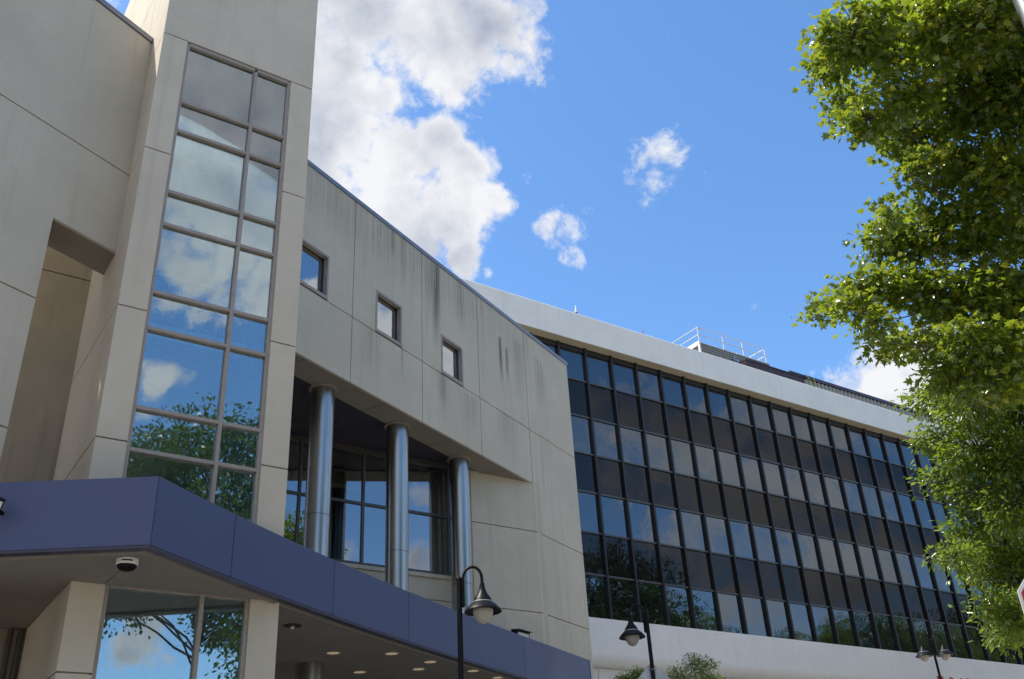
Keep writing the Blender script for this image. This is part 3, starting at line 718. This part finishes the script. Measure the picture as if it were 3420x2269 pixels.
for i in range(7):
    zt = (22.22 if i == 0 else ROWS[i]-0.03); zb = ROWS[i+1]+0.03
    mat = 'vision_glass' if i % 2 == 0 else 'spandrel_glass'
    for k, (a, b) in enumerate(zip(cols[:-1], cols[1:])):
        tx, tz = random.gauss(0, 0.0038), random.gauss(0, 0.0038)
        w2, h2 = (b-a)/2-0.05, (zt-zb)/2
        o = MB().add([(-w2, 0, -h2), (w2, 0, -h2), (w2, 0, h2), (-w2, 0, h2), (-w2, 0.012, -h2), (w2, 0.012, -h2), (w2, 0.012, h2), (-w2, 0.012, h2)],
                     [(0, 1, 2, 3), (7, 6, 5, 4), (0, 4, 5, 1), (1, 5, 6, 2), (2, 6, 7, 3), (3, 7, 4, 0)])
        oo = obj('pane', o.v, o.f, mat); oo.parent = wall
        oo.location = Vector(((a+b)/2, GY+0.03, (zt+zb)/2))-org(GB); oo.rotation_euler = (tx, 0, tz)
# white parapet, tan soffit, lower white band with rounded underside
YF = 29.50
def prof_bar(name, prof, mat, x0, x1, smooth=True):
    o = MB().prism([(x0, y, z) for y, z in prof], Vector(), (x1-x0, 0, 0)).build(name, mat, GB); return auto_smooth(o, 35) if smooth else o
par = [(YF, 22.50)]+[(YF, 23.86)]+[(YF+0.10*(1-math.cos(a)), 23.86+0.10*math.sin(a)) for a in np.linspace(0.2, math.pi/2, 6)]+[(YF+0.5, 23.96), (YF+0.5, 22.50)]
prof_bar('parapet', par, 'white_stucco', cols[0]-0.5, cols[-1]+0.5)
box('soffit', cols[0]-0.5, cols[-1]+0.5, YF+0.004, GY+0.3, 22.47, 22.499, 'tan_stucco', GB)
bnd = [(29.80, 10.262), (29.80, 8.95)]+[(29.80+0.42*(1-math.cos(a)), 8.95-0.42*math.sin(a)) for a in np.linspace(0.1, math.pi/2, 9)]+[(30.6, 8.53), (30.6, 10.262)]
prof_bar('spandrel_band', bnd, 'white_stucco', cols[0]-0.5, cols[-1]+0.5)
low = box('lower_wall', cols[0]-0.5, cols[-1]+0.5, 30.5, 31, 0.3, 8.529, 'white_stucco', GB)
xx = 20.0
while xx < 60: box('panel', xx+0.012, xx+1.2-0.012, 30.45, 30.499, 0.5, 8.50, 'white_stucco', low); xx += 1.2
# red wall lettering
LT = thing('wall_lettering', 'red letters reading Medical Office on the white lower band', 'lettering', (45.6, 29.79, 8.8))
def letters(txt, x, z, cap, y):
    for ch in txt:
        if ch == ' ': x += cap*0.42; continue
        cu = bpy.data.curves.new('letter', 'FONT'); cu.body = ch; cu.size = cap/0.72; cu.extrude = 0.03; cu.offset = 0.006
        tmp = bpy.data.objects.new('letter', cu); col.objects.link(tmp)
        dg = bpy.context.evaluated_depsgraph_get(); me = bpy.data.meshes.new_from_object(tmp.evaluated_get(dg)); bpy.data.objects.remove(tmp)
        xs = [v.co.x for v in me.vertices]; w = max(xs)-min(xs); x0 = min(xs)
        for v in me.vertices: v.co = Vector((x+v.co.x-x0, y-v.co.z, z+v.co.y))-org(LT)
        me.materials.clear(); me.materials.append(MATS['red_paint'])
        o = bpy.data.objects.new('letter', me); col.objects.link(o); o.parent = LT
        x += w+cap*0.13
letters('Medical Office', 45.72, 8.79, 0.47, 29.765)
# roof: plant enclosure with guard rail, dark screen, vents
PH = thing('rooftop_plant_enclosure', 'grey louvred plant enclosure with white guard rail on the office roof', 'enclosure', (37.4, 34, 24))
PX0, PX1, PY, PZ = 37.39, 43.2, 34.0, 28.03
box('body', PX0+0.05, PX1-0.05, PY+0.06, PY+5, 24.0, PZ-0.05, 'louver_grey', PH)
for k in range(26):
    z = PZ-0.14-k*0.14
    MB().prism([(PX0, PY, z), (PX0, PY+0.058, z+0.06), (PX0, PY+0.058, z+0.13), (PX0, PY-0.0, z+0.05)], Vector(), (PX1-PX0, 0, 0)).build('louver', 'louver_grey', PH)
box('corner_trim', PX0-0.09, PX0-0.001, PY-0.02, PY+0.12, 24, PZ+0.02, 'white_paint', PH)
box('side_beam', PX0-0.09, PX0+0.045, PY+0.13, PY+5, PZ-0.25, PZ+0.02, 'white_paint', PH)
rail = MB()
for dz in (0.44, 0.9):
    rail.tube([(PX0-0.02, PY+5.2, PZ+dz), (PX0-0.02, PY+0.02, PZ+dz), (PX1-0.28, PY+0.02, PZ+dz), (PX1-0.28, PY+5.2, PZ+dz)], 0.032, 8)
gr = rail.build('guard_rail', 'rail_white', PH)
for (x, y) in ((PX0-0.02, PY+0.02), (39.36, PY+0.02), (40.98, PY+0.02), (PX1-0.28, PY+0.02), (PX0-0.02, PY+2.6), (PX1-0.28, PY+2.6), (PX0-0.02, PY+5.2), (PX1-0.28, PY+5.2)):
    MB().tube([(x, y, PZ-0.05), (x, y, PZ+0.9)], 0.03, 8).build('post', 'rail_white', gr)
for nm, (x, y, h, w) in (('hood', (38.75, 35.3, 0.95, 0.75)), ('hood', (41.4, 34.9, 0.75, 0.36))):
    hv = thing('roof_vent', 'white '+('large' if w > 0.5 else 'small')+' hooded roof vent on top of the grey plant enclosure', 'vent', (x, y, PZ-0.05))
    MB().add([(x-w/2, y-w/2, PZ-0.05), (x+w/2, y-w/2, PZ-0.05), (x+w/2, y+w/2, PZ-0.05), (x-w/2, y+w/2, PZ-0.05), (x-w/2, y-w/2, PZ+h*0.6), (x+w/2, y-w/2, PZ+h*0.6), (x+w/2, y+w/2, PZ+h*0.6), (x-w/2, y+w/2, PZ+h*0.6), (x-w*0.3, y-w*0.3, PZ+h*0.8), (x+w*0.3, y-w*0.3, PZ+h*0.8), (x+w*0.3, y+w*0.3, PZ+h*0.8), (x-w*0.3, y+w*0.3, PZ+h*0.8)],
             [(0, 3, 2, 1), (0, 1, 5, 4), (1, 2, 6, 5), (2, 3, 7, 6), (3, 0, 4, 7), (4, 5, 9, 8), (5, 6, 10, 9), (6, 7, 11, 10), (7, 4, 8, 11), (8, 9, 10, 11)]).build('hood', 'white_paint', hv)
rs = thing('round_roof_sign', 'round blue plate with white marks on the grey louvred enclosure', 'sign', (40.05, 33.97, 27.3))
sp = at_y((2200+1092/4.2214, 1050+642/4.2214), 33.93)
dsc = [(sp.x+0.17*math.cos(a), 33.93, sp.z+0.20*math.sin(a)) for a in np.linspace(0, 2*math.pi, 28, endpoint=False)]
MB().prism(dsc, Vector(), (0, 0.03, 0)).build('plate', 'sign_blue', rs)
rng_ = MB(); 
for a, b in zip(dsc, dsc[1:]+dsc[:1]): rng_.tube([a, b], 0.014, 5, False)
rng_.build('rim', 'white_paint', rs)
for dx, dz, w in ((-0.085, 0.03, 0.04), (-0.02, -0.005, 0.03), (0.03, -0.015, 0.05), (0.09, -0.045, 0.03)):
    MB().box(sp.x+dx-w/2, sp.x+dx+w/2, 33.915, 33.928, sp.z+dz-0.025, sp.z+dz+0.025).build('mark', 'white_paint', rs)
SC = thing('roof_screen', 'dark corrugated metal roof screen behind the white parapet', 'screen', (46.2, 34, 24))
box('low_box', 40.3, 45.3, 33.4, 33.9, 24.0, 27.26, 'rust_purple', SC)
box('low_cap', 40.28, 45.36, 33.36, 33.94, 27.262, 27.33, 'dark_purple', SC)
box('raised_cap', 44.05, 45.34, 33.34, 33.9, 27.335, 27.45, 'rust_purple', SC)
box('backing', 45.37, 62.5, 33.48, 33.7, 24.0, 27.3, 'rust_purple', SC)
x = 45.37
while x < 62.2:
    MB().prism([(x+0.03, 33.475, 24.2), (x+0.11, 33.36, 24.2), (x+0.24, 33.36, 24.2), (x+0.32, 33.475, 24.2)], Vector(), (0, 0, 3.02)).build('rib', 'louver_grey', SC); x += 0.36
box('cap', 45.365, 62.5, 33.30, 33.8, 27.24, 27.44, 'dark_purple', SC)
for i, x in enumerate((45.55, 46.05)):
    st_ = thing('strap', 'yellow webbing strap hanging over the dark roof screen', 'strap', (x, 33.27, 27.0), 'yellow straps on the roof screen')
    MB().tube([(x, 33.5, 27.47), (x+0.02, 33.29, 27.45), (x+0.10, 33.27, 26.9), (x+0.12, 33.27, 24.6)], 0.022, 6).build('webbing', 'yellow_strap', st_)
rp_ = at_y((1923, 1030), 31.0)
bc = thing('roof_beacon', 'short dark and white stub light standing on the white parapet', 'beacon', (rp_.x, 31.0, 24.0))
MB().tube([(rp_.x, 31, 24.0), (rp_.x, 31, rp_.z-0.25)], 0.05, 8).build('stem', 'rubber_dark', bc)
MB().lathe([(0.07, 0), (0.08, 0.12), (0.04, 0.16), (0.02, 0.4)], (rp_.x, 31, rp_.z-0.25), 12).build('head', 'white_paint', bc)
rp_ = at_y((2146, 1105), 31.0)
vp = thing('vent_pipe', 'thin grey vent pipe with flat cap behind the white parapet', 'pipe', (rp_.x, 31.0, 24.0))
MB().tube([(rp_.x, 31, 24.0), (rp_.x, 31, rp_.z)], 0.035, 8).build('pipe', 'galvanised', vp)
MB().box(rp_.x+0.05, rp_.x+0.42, 30.9, 31.1, 24.0, rp_.z-0.26).build('cap', 'white_paint', vp)

# ------------------------------------------------------------------ street lamps
RTV = Vector((0.815, -0.579, 0))
def lamp_arm(root, head, side, ztop):
    """arched arm with a bell shade; head = centre of the shade's rim"""
    h = Vector(head); post = h-RTV*side*0.285
    a0 = post+RTV*side*0.05
    pts = [a0+Vector((0, 0, 0.07)), a0+Vector((0, 0, 0.38))]
    cc = (a0+h)/2; rad = (h-a0).length/2
    for k in range(0, 13):
        an = math.pi*(1-k/12)
        pts.append(cc+RTV*side*rad*math.cos(an)+Vector((0, 0, 0.40+0.155*math.sin(an))))
    pts.append(h+Vector((0, 0, 0.30)))
    arm = auto_smooth(MB().tube(pts, 0.019, 12).build('arm', 'black_paint', root), 50)
    sh = MB().lathe([(0.028, 0.345), (0.034, 0.30), (0.040, 0.265), (0.062, 0.215), (0.098, 0.165), (0.118, 0.125), (0.122, 0.105), (0.135, 0.095), (0.165, 0.075), (0.205, 0.03), (0.23, 0.0), (0.228, -0.012), (0.19, 0.005), (0.135, 0.022), (0.02, 0.03)], h, 36).build('shade', 'black_paint', root)
    auto_smooth(sh, 60)
    auto_smooth(MB().lathe([(0.002, -0.155), (0.03, -0.15), (0.07, -0.125), (0.10, -0.085), (0.122, -0.035), (0.127, 0.0), (0.125, 0.018)], h, 32).build('globe', 'globe_plastic', root))
    auto_smooth(MB().lathe([(0.1225, 0.10), (0.1265, 0.104), (0.1265, 0.112), (0.1225, 0.116)], h, 32).build('band', 'sign_back', sh), 30)
    return post
def lamp_post(root, post, ztop, zg):
    p = MB(); p.tube([(post.x, post.y, zg), (post.x, post.y, zg+0.5), (post.x, post.y, ztop-0.02)], [0.055, 0.045, 0.032], 16)
    o = auto_smooth(p.build('post', 'black_paint', root), 50)
    auto_smooth(MB().lathe([(0.033, -0.02), (0.036, 0.0), (0.036, 0.02), (0.025, 0.038), (0.004, 0.045)], (post.x, post.y, ztop), 16).build('finial', 'black_paint', root), 60)
    auto_smooth(MB().lathe([(0.13, 0), (0.13, 0.06), (0.09, 0.12), (0.07, 0.5), (0.055, 0.55)], (post.x, post.y, zg), 20).build('base', 'black_paint', root), 40)
def street_lamp(label, heads, zt=0.40):
    hs = [Vector(h) for h, s in heads]
    posts = [h-RTV*s*0.285 for h, (_, s) in zip(hs, heads)]
    post = sum(posts, Vector())/len(posts); zg = ground_z(post.x)
    root = thing('street_lamp', label, 'street lamp', (post.x, post.y, zg))
    zr = sum(h.z for h in hs)/len(hs)
    for (h, s) in heads: lamp_arm(root, Vector((post.x, post.y, zr))+RTV*s*0.285, s, zr+zt)
    lamp_post(root, Vector((post.x, post.y, 0)), zr+zt, zg)
    br = MB()
    for _, s in heads:
        q = Vector((post.x, post.y, zr))+RTV*s*0.04
        br.tube([q+Vector((0, 0, 0.06)), q+Vector((0, 0, 0.40))], 0.014, 8)
        for dz in (0.12, 0.33): br.tube([q-RTV*s*0.04+Vector((0, 0, dz)), q+RTV*s*0.012+Vector((0, 0, dz))], 0.02, 8)
    br.build('bracket', 'black_paint', root)
    return root, post, zr
def head_at(p, w): return at_depth(p, FPX*0.46/w)
street_lamp('black bell street lamp with one arched arm before the blue canopy', [(head_at((1200+1221/2.955, 1900+420/2.955), 126), 1)])
_, post2, zr2 = street_lamp('black bell street lamp with a diamond sign bolted to its post', [(head_at((1900+329/1.5553, 1600+822/1.5553), 88.7), -1)])
h3 = head_at((1900+1900/1.5553, 1600+918/1.5553), 56)
street_lamp('black street lamp with twin arched arms and two bell shades', [(h3+RTV*0.285, 1), (h3-RTV*0.285, -1)])
# diamond sign on the second lamp
ds = thing('diamond_sign', 'back of a grey metal diamond sign fixed to the street lamp post', 'sign', (post2.x, post2.y, zr2-1.2))
fn = Vector((0.579, 0.815, 0)); cz = zr2-0.42-0.54; ctr = Vector((post2.x, post2.y, cz))+fn*0.07
dp = [ctr+RTV*0.54, ctr+Vector((0, 0, 0.54)), ctr-RTV*0.54, ctr-Vector((0, 0, 0.54))]
MB().prism(dp, Vector(), fn*0.004).build('plate', 'sign_back', ds)
for dz in (0.36, -0.36): MB().tube([ctr+Vector((0, 0, dz))-fn*0.075, ctr+Vector((0, 0, dz))-fn*0.001], 0.012, 8).build('bolt', 'galvanised', ds)
MB().tube([ctr+RTV*0.15+Vector((0, 0, 0.22))-fn*0.006, ctr+RTV*0.15+Vector((0, 0, 0.22))], 0.022, 12).build('bolt_hole', 'rubber_dark', ds)
for dz in (0.33,): MB().box(-1, 1, -1, 1, -1, 1) if 0 else None
cl_ = MB(); 
for dz in (0.40, 0.12):
    c0 = Vector((post2.x, post2.y, cz+dz)); ringp = [c0+Vector((0.05*math.cos(a), 0.05*math.sin(a), 0)) for a in np.linspace(0, 2*math.pi, 16)]
    cl_.tube(ringp, 0.008, 6, False)
cl_.build('clamp', 'galvanised', ds)
# tall steel pole at the right, and the octagonal road sign
pp = at_depth((3424, 0), 11.4)
tp_ = thing('steel_pole', 'tall galvanised steel pole standing before the maple', 'pole', (pp.x, pp.y, ground_z(pp.x)))
auto_smooth(MB().tube([(pp.x, pp.y, ground_z(pp.x)), (pp.x, pp.y, 17.0)], [0.16, 0.10], 24).build('shaft', 'galvanised', tp_), 40)
MB().lathe([(0.28, 0), (0.28, 0.04), (0.18, 0.05), (0.17, 0.3)], (pp.x, pp.y, ground_z(pp.x)), 20).build('base_plate', 'galvanised', tp_)
oc = at_depth((3565, 2046), 7.2)
og = thing('octagonal_road_sign', 'red octagonal road sign with white border under the leafy branches', 'sign', (oc.x, oc.y, ground_z(oc.x)))
od = Vector((0.93, -0.36, 0)).normalized(); on = Vector((od.y, -od.x, 0))
if on.dot(Vector((-oc.x, -oc.y, 0))) < 0: on = -on
def octa(r): return [oc+od*(r*math.cos(a))+Vector((0, 0, r*math.sin(a))) for a in [R(22.5+45*k) for k in range(8)]]
MB().prism(octa(0.405), Vector(), -on*0.004).build('plate', 'white_paint', og)
MB().prism(octa(0.375), on*0.001, on*0.003).build('face', 'sign_red', og)
MB().tube([(oc.x-on.x*0.03, oc.y-on.y*0.03, ground_z(oc.x)), (oc.x-on.x*0.03, oc.y-on.y*0.03, oc.z+0.4)], 0.025, 10).build('post', 'galvanised', og)

# ------------------------------------------------------------------ trees
def leaf_shape(kind):
    """outline (x along leaf, y across, z fold) and triangles"""
    if kind == 'maple':
        o = [(0, 0), (0.05, 0.30), (0.22, 0.52), (0.30, 0.26), (0.62, 0.46), (0.58, 0.18), (1.0, 0.0), (0.58, -0.18), (0.62, -0.46), (0.30, -0.26), (0.22, -0.52), (0.05, -0.30)]
        v = [(0.34, 0, 0.04)]+[(x, y, -0.10*abs(y)-0.13*x*x) for x, y in o]
        f = [(0, i+1, (i+1) % len(o)+1) for i in range(len(o))]
    elif kind == 'lance':
        o = [(0, 0), (0.35, 0.19), (0.7, 0.15), (1.0, 0), (0.7, -0.15), (0.35, -0.19)]
        v = [(x, y, 0.16*abs(y)-0.12*x*x) for x, y in o]
        f = [(0, 1, 2, 3), (0, 3, 4, 5)]
    else:
        v = [(0, 0, 0), (0.5, 0.3, -0.05), (1, 0, -0.12), (0.5, -0.3, -0.05)]
        f = [(0, 1, 2, 3)]
    return np.array(v), f
def make_crown(name, mat, parent, centers, dirs, kind, size, seed, droop=0.45):
    """many leaf faces; centers (n,3) with outward dirs (n,3), in world space"""
    r = np.random.default_rng(seed); n = len(centers)
    lv, lf = leaf_shape(kind); k = len(lv)
    ax = dirs*0.8+r.normal(0, 0.55, (n, 3)); ax[:, 2] -= droop
    ax /= np.linalg.norm(ax, axis=1)[:, None]
    nr = r.normal(0, 0.55, (n, 3))+dirs*0.35; nr[:, 2] += 0.75
    nr -= ax*np.sum(nr*ax, 1)[:, None]; nr /= np.linalg.norm(nr, axis=1)[:, None]
    sd = np.cross(nr, ax)
    sz = size*r.uniform(0.45, 1.2, n)[:, None, None]
    V = centers[:, None, :]+sz*(lv[None, :, 0:1]*ax[:, None, :]+lv[None, :, 1:2]*sd[:, None, :]+lv[None, :, 2:3]*nr[:, None, :])
    o0 = org(parent); V = V.reshape(-1, 3)-np.array(o0)
    loops = []; starts = []; tot = []; pos = 0
    base = np.concatenate([np.array(f) for f in lf]); lens = np.array([len(f) for f in lf])
    L = (base[None, :]+(np.arange(n)*k)[:, None]).reshape(-1)
    T = np.tile(lens, n); S = np.concatenate([[0], np.cumsum(T)[:-1]])
    me = bpy.data.meshes.new(name); me.vertices.add(len(V)); me.vertices.foreach_set('co', V.reshape(-1))
    me.loops.add(len(L)); me.loops.foreach_set('vertex_index', L.astype(np.int32))
    me.polygons.add(len(T)); me.polygons.foreach_set('loop_start', S.astype(np.int32)); me.polygons.foreach_set('loop_total', T.astype(np.int32))
    me.materials.append(MATS[mat]); me.update(calc_edges=True); me.validate()
    o = bpy.data.objects.new(name, me); col.objects.link(o); o.parent = parent; o['kind'] = 'stuff'; ORG[o.name] = o0
    return o
def bough_leaves(boughs, per, r, twigs):
    """boughs: (centre, right radius, up radius, depth radius); leaves sit in twig sprays near each bough's surface"""
    C = []; D = []; ends = []
    for (c, rx, rz, w) in boughs:
        n = max(2, int(w)); c = np.array(c)
        for _ in range(n):
            d = r.normal(0, 1, 3); d /= np.linalg.norm(d); 
            rad = r.uniform(0.45, 1.0)**0.6
            tip = c+d*np.array([rx, rx, rz])*rad
            m = int(r.integers(int(per*0.6), int(per*1.4)+1)); out = d+np.array([0, 0, 0.15])
            sp = r.normal(0, 1, (m, 3))*np.array([twigs, twigs, twigs*0.55])
            C.append(tip+sp); D.append(np.tile(out, (m, 1))+0.4*sp/twigs*0.5)
            ends.append((c, tip))
    return np.concatenate(C), np.concatenate(D), ends
def limb(mb, a, b, r0, r1, r, sag=0.12, n=6, seg=7):
    a, b = np.array(a), np.array(b); L = np.linalg.norm(b-a)
    off = r.normal(0, 1, 3)*L*0.06; off2 = r.normal(0, 1, 3)*L*0.035; pts = []
    for k in range(n+1):
        t = k/n; p = a+(b-a)*t+off*math.sin(math.pi*t)+off2*math.sin(3.1*math.pi*t)*(1-t)+np.array([0, 0, L*sag*math.sin(math.pi*t)*0.6]); pts.append(tuple(p))
    mb.tube(pts, [r0+(r1-r0)*k/n for k in range(n+1)], seg)
def px_tree(name, label, sp_px, boughs_px, depth, spread, leafkind, mat, size, per, twig_r, density, base_xy, trunk_r, top_z, seed, extra=[]):
    r = np.random.default_rng(seed)
    zg = ground_z(base_xy[0]); root = thing(name, label, 'tree', (base_xy[0], base_xy[1], zg))
    bl = []
    for (px, py, rx, ry) in boughs_px:
        Dp = depth+r.uniform(-spread, spread)
        c = at_depth((px, py), Dp); k = Dp/FPX
        bl.append((tuple(c), rx*k*0.88, ry*k*0.84, max(18 if px < 3480 else 6, density*(1 if px < 3480 and py > -100 else 0.3)*rx*ry/1000)))
    for (c, rx, rz, w) in extra: bl.append((c, rx, rz, w))
    C, D, ends = bough_leaves(bl, per, r, twig_r)
    make_crown('crown', mat, root, C, D, leafkind, size, seed+1)
    tr = MB(); bx, by = base_xy
    tr.tube([(bx, by, zg-0.2), (bx+0.03, by, zg+0.4), (bx, by+0.08, zg+2.5), (bx-0.1, by+0.1, top_z*0.55), (bx-0.15, by+0.1, top_z*0.8), (bx-0.1, by, top_z)], [trunk_r*1.5, trunk_r*1.05, trunk_r*0.9, trunk_r*0.65, trunk_r*0.35, trunk_r*0.1], 14)
    auto_smooth(tr.build('trunk', 'bark', root), 60)
    lb = MB()
    for (c, rx, rz, w) in bl:
        zz = max(zg+2.6, min(top_z*0.9, c[2]-0.35*math.hypot(c[0]-bx, c[1]-by)))
        limb(lb, (bx-0.08, by+0.07, zz), tuple(np.array((bx-0.08, by+0.07, zz))*0.14+(np.array(c)+np.array([0.579, 0.815, 0])*0.45)*0.86), 0.028+0.012*r.random(), 0.008, r, 0.2, 9)
    for (c, tip) in ends:
        if r.random() < 0.45: limb(lb, c, tip, 0.014, 0.004, r, 0.0, 3, 5)
    o = lb.build('limbs', 'twig', root); auto_smooth(o, 70)
    return root
MAPLE = [(2850, 110, 125, 115), (2775, 205, 80, 52), (3000, 120, 150, 140), (3200, 80, 170, 150), (3380, 80, 150, 160), (2810, 335, 85, 44), (2900, 395, 95, 62), (3030, 300, 90, 90), (3050, 440, 130, 105),
         (3250, 300, 170, 140), (3400, 330, 130, 150), (3105, 580, 85, 80), (3230, 560, 130, 100), (3380, 560, 120, 110), (2970, 720, 50, 45), (2955, 820, 85, 75), (3080, 780, 110, 100), (3250, 760, 120, 110), (3390, 780, 110, 120),
         (2855, 960, 72, 58), (2760, 1035, 62, 28), (2830, 1020, 60, 40), (2980, 970, 110, 75), (3130, 980, 120, 90), (3300, 980, 120, 110), (3400, 1000, 100, 120), (2920, 1075, 65, 38), (2960, 1150, 60, 45), (3080, 1140, 100, 60), (3230, 1150, 120, 80), (3370, 1180, 100, 100), (3200, 1260, 110, 60), (3330, 1275, 110, 70)]
OFFM = [(px, py, 190, 180) for px in (3580, 3830, 4080) for py in (-350, -60, 240, 540, 840, 1120)]+[(px, -250, 190, 170) for px in (2980, 3280)]+[(3500, 1150, 120, 90), (3520, 60, 120, 150)]
px_tree('maple_tree', 'broad leafy maple with lobed yellow green leaves beside the steel pole', None, MAPLE+OFFM, 13.2, 1.1, 'maple', 'maple_leaf', 0.108, 11, 0.12, 8.5,
        tuple(at_depth((3700, 700), 15.2))[:2], 0.17, 13.5, 11)
ASH = [(3185, 1300, 90, 70), (3300, 1290, 100, 70)]+[(a+8, b, c, d) for a, b, c, d in [(3110, 1335, 85, 45), (3250, 1350, 120, 80), (3380, 1380, 100, 110), (3125, 1460, 72, 62), (3260, 1500, 120, 90), (3390, 1520, 90, 100), (3135, 1600, 58, 50), (3260, 1640, 100, 65), (3380, 1680, 90, 100), (3235, 1760, 70, 65),
       (3350, 1800, 100, 80), (3185, 1860, 62, 46), (3290, 1900, 85, 66), (3390, 1930, 80, 90), (3310, 2030, 56, 56), (3390, 2060, 70, 80), (3350, 2120, 56, 42)]]
OFFA = [(px, py, 170, 150) for px in (3560, 3780, 4000) for py in (1300, 1560, 1820, 2060)]
px_tree('ash_tree', 'drooping green tree with long narrow leaflets in front of the glass facade', None, ASH+OFFA, 15.6, 0.9, 'lance', 'ash_leaf', 0.12, 13, 0.12, 12.5,
        tuple(at_depth((3750, 1700), 17.4))[:2], 0.15, 9.0, 21)
# small street trees whose tops show above the lower edge
def small_tree(label, p, w, h, depth, seed):
    r = np.random.default_rng(seed); c = at_depth(p, depth); zg = ground_z(c.x)
    root = thing('small_tree', label, 'tree', (c.x, c.y, zg))
    bl = []
    for _ in range(26):
        a = r.uniform(0, 2*math.pi); q = r.uniform(0, 1)**0.5*w; hh = r.uniform(-h, 0.95*h*math.sqrt(max(0.05, 1-(q/w)**2)))
        bl.append(((c.x+q*math.cos(a), c.y+q*math.sin(a), c.z+hh), w*0.32, h*0.24, 48))
    C, D, ends = bough_leaves(bl, 12, r, 0.07)
    make_crown('crown', 'ash_leaf', root, C, D, 'lance', 0.06, seed, 0.2)
    mb = MB(); mb.tube([(c.x, c.y, zg-0.1), (c.x+0.02, c.y, zg+1.5), (c.x, c.y, c.z)], [0.06, 0.045, 0.02], 10); auto_smooth(mb.build('trunk', 'bark', root), 60)
    lb = MB()
    for b in bl: limb(lb, (c.x, c.y, c.z-h*0.9), b[0], 0.018, 0.006, r)
    for (a, tip) in ends:
        if r.random() < 0.3: limb(lb, a, tip, 0.006, 0.002, r, 0, 2, 4)
    lb.build('limbs', 'twig', root)
small_tree('small round street tree beside the white lower band', (2345, 2320), 0.66, 0.72, 20.0, 31)
small_tree('thin small street tree behind the diamond sign', (2118, 2300), 0.34, 0.36, 21.0, 32)

# trees across the street: they stand behind the camera and show mirrored in the windows
def big_tree(name, label, mat, seed, H, W, nb, leafs, t0=0.22, tk=1.0):
    r = np.random.default_rng(seed); root = thing(name, label, 'tree', (0, 0, 0))
    bl = []
    for _ in range(nb):
        t = r.uniform(t0, 1.0); prof = math.sin(math.pi*min(1, (1.05-t)/0.95)**0.75)**0.6 if t < 1.04 else 0
        a = r.uniform(0, 2*math.pi); q = W*prof*r.uniform(0.35, 1.0)
        bl.append(((q*math.cos(a), q*math.sin(a), H*t*0.93), W*0.24, W*0.17, leafs))
    C, D, ends = bough_leaves(bl, 12, r, 0.26)
    make_crown('crown', mat, root, C, D, 'quad', 0.21, seed)
    mb = MB(); mb.tube([(0, 0, -0.3), (0, 0, H*0.3), (0.2, 0.1, H*0.6), (0.1, 0, H*0.95)], [0.4*tk, 0.3*tk, 0.18*tk, 0.04], 12); auto_smooth(mb.build('trunk', 'bark', root), 60)
    lb = MB()
    for b in bl: limb(lb, (0.1, 0, max(H*0.25, b[0][2]-W*0.4)), b[0], 0.08*tk, 0.02, r)
    lb.build('limbs', 'bark', root)
    return root
protoA = big_tree('street_tree', 'tall bushy street tree across the road from the tower', 'dark_leaf', 41, 17.0, 5.2, 100, 44)
protoC = big_tree('street_tree', 'x', 'dark_leaf', 43, 18.2, 5.6, 80, 44, 0.60, 0.6)
protoB = big_tree('street_tree', 'tall light green street tree across the road from the office building', 'ash_leaf', 42, 15.0, 4.6, 90, 44)
def place(t, x, y, s, a, label):
    t.location = (x, y, ground_z(x)); t.scale = (s, s, s); t.rotation_euler = (0, 0, a); t['label'] = label; t['group'] = 'trees across the street'
SPOTS = [(2, 10.8, -9, 0.98), (1, 17.0, -8.5, 1.22), (0, 22, -17, 0.95), (1, -6, -17, 0.95), (0, -15, -19, 1.0), (1, 31, -17, 0.9), (0, 40, 12, 1.05), (1, 46, 9, 1.12), (0, 53, 6, 0.95), (1, 61, 3, 1.0), (0, 72, -3, 1.05), (1, 84, -8, 1.4), (0, 97, -10, 1.4), (1, 112, -13, 1.75), (0, 130, -15, 1.75), (1, 150, -17, 2.1), (1, 48, -18, 1.0)]
used = []
for i, (k, x, y, s) in enumerate(SPOTS):
    pr = (protoA, protoB, protoC)[k]
    t = pr if pr not in used else copy_tree(pr); used.append(pr)
    place(t, x, y, s, i*1.3, ('dark bushy street tree', 'light green street tree', 'tall high-crowned dark street tree')[k]+' across the road, seen mirrored in the glass')
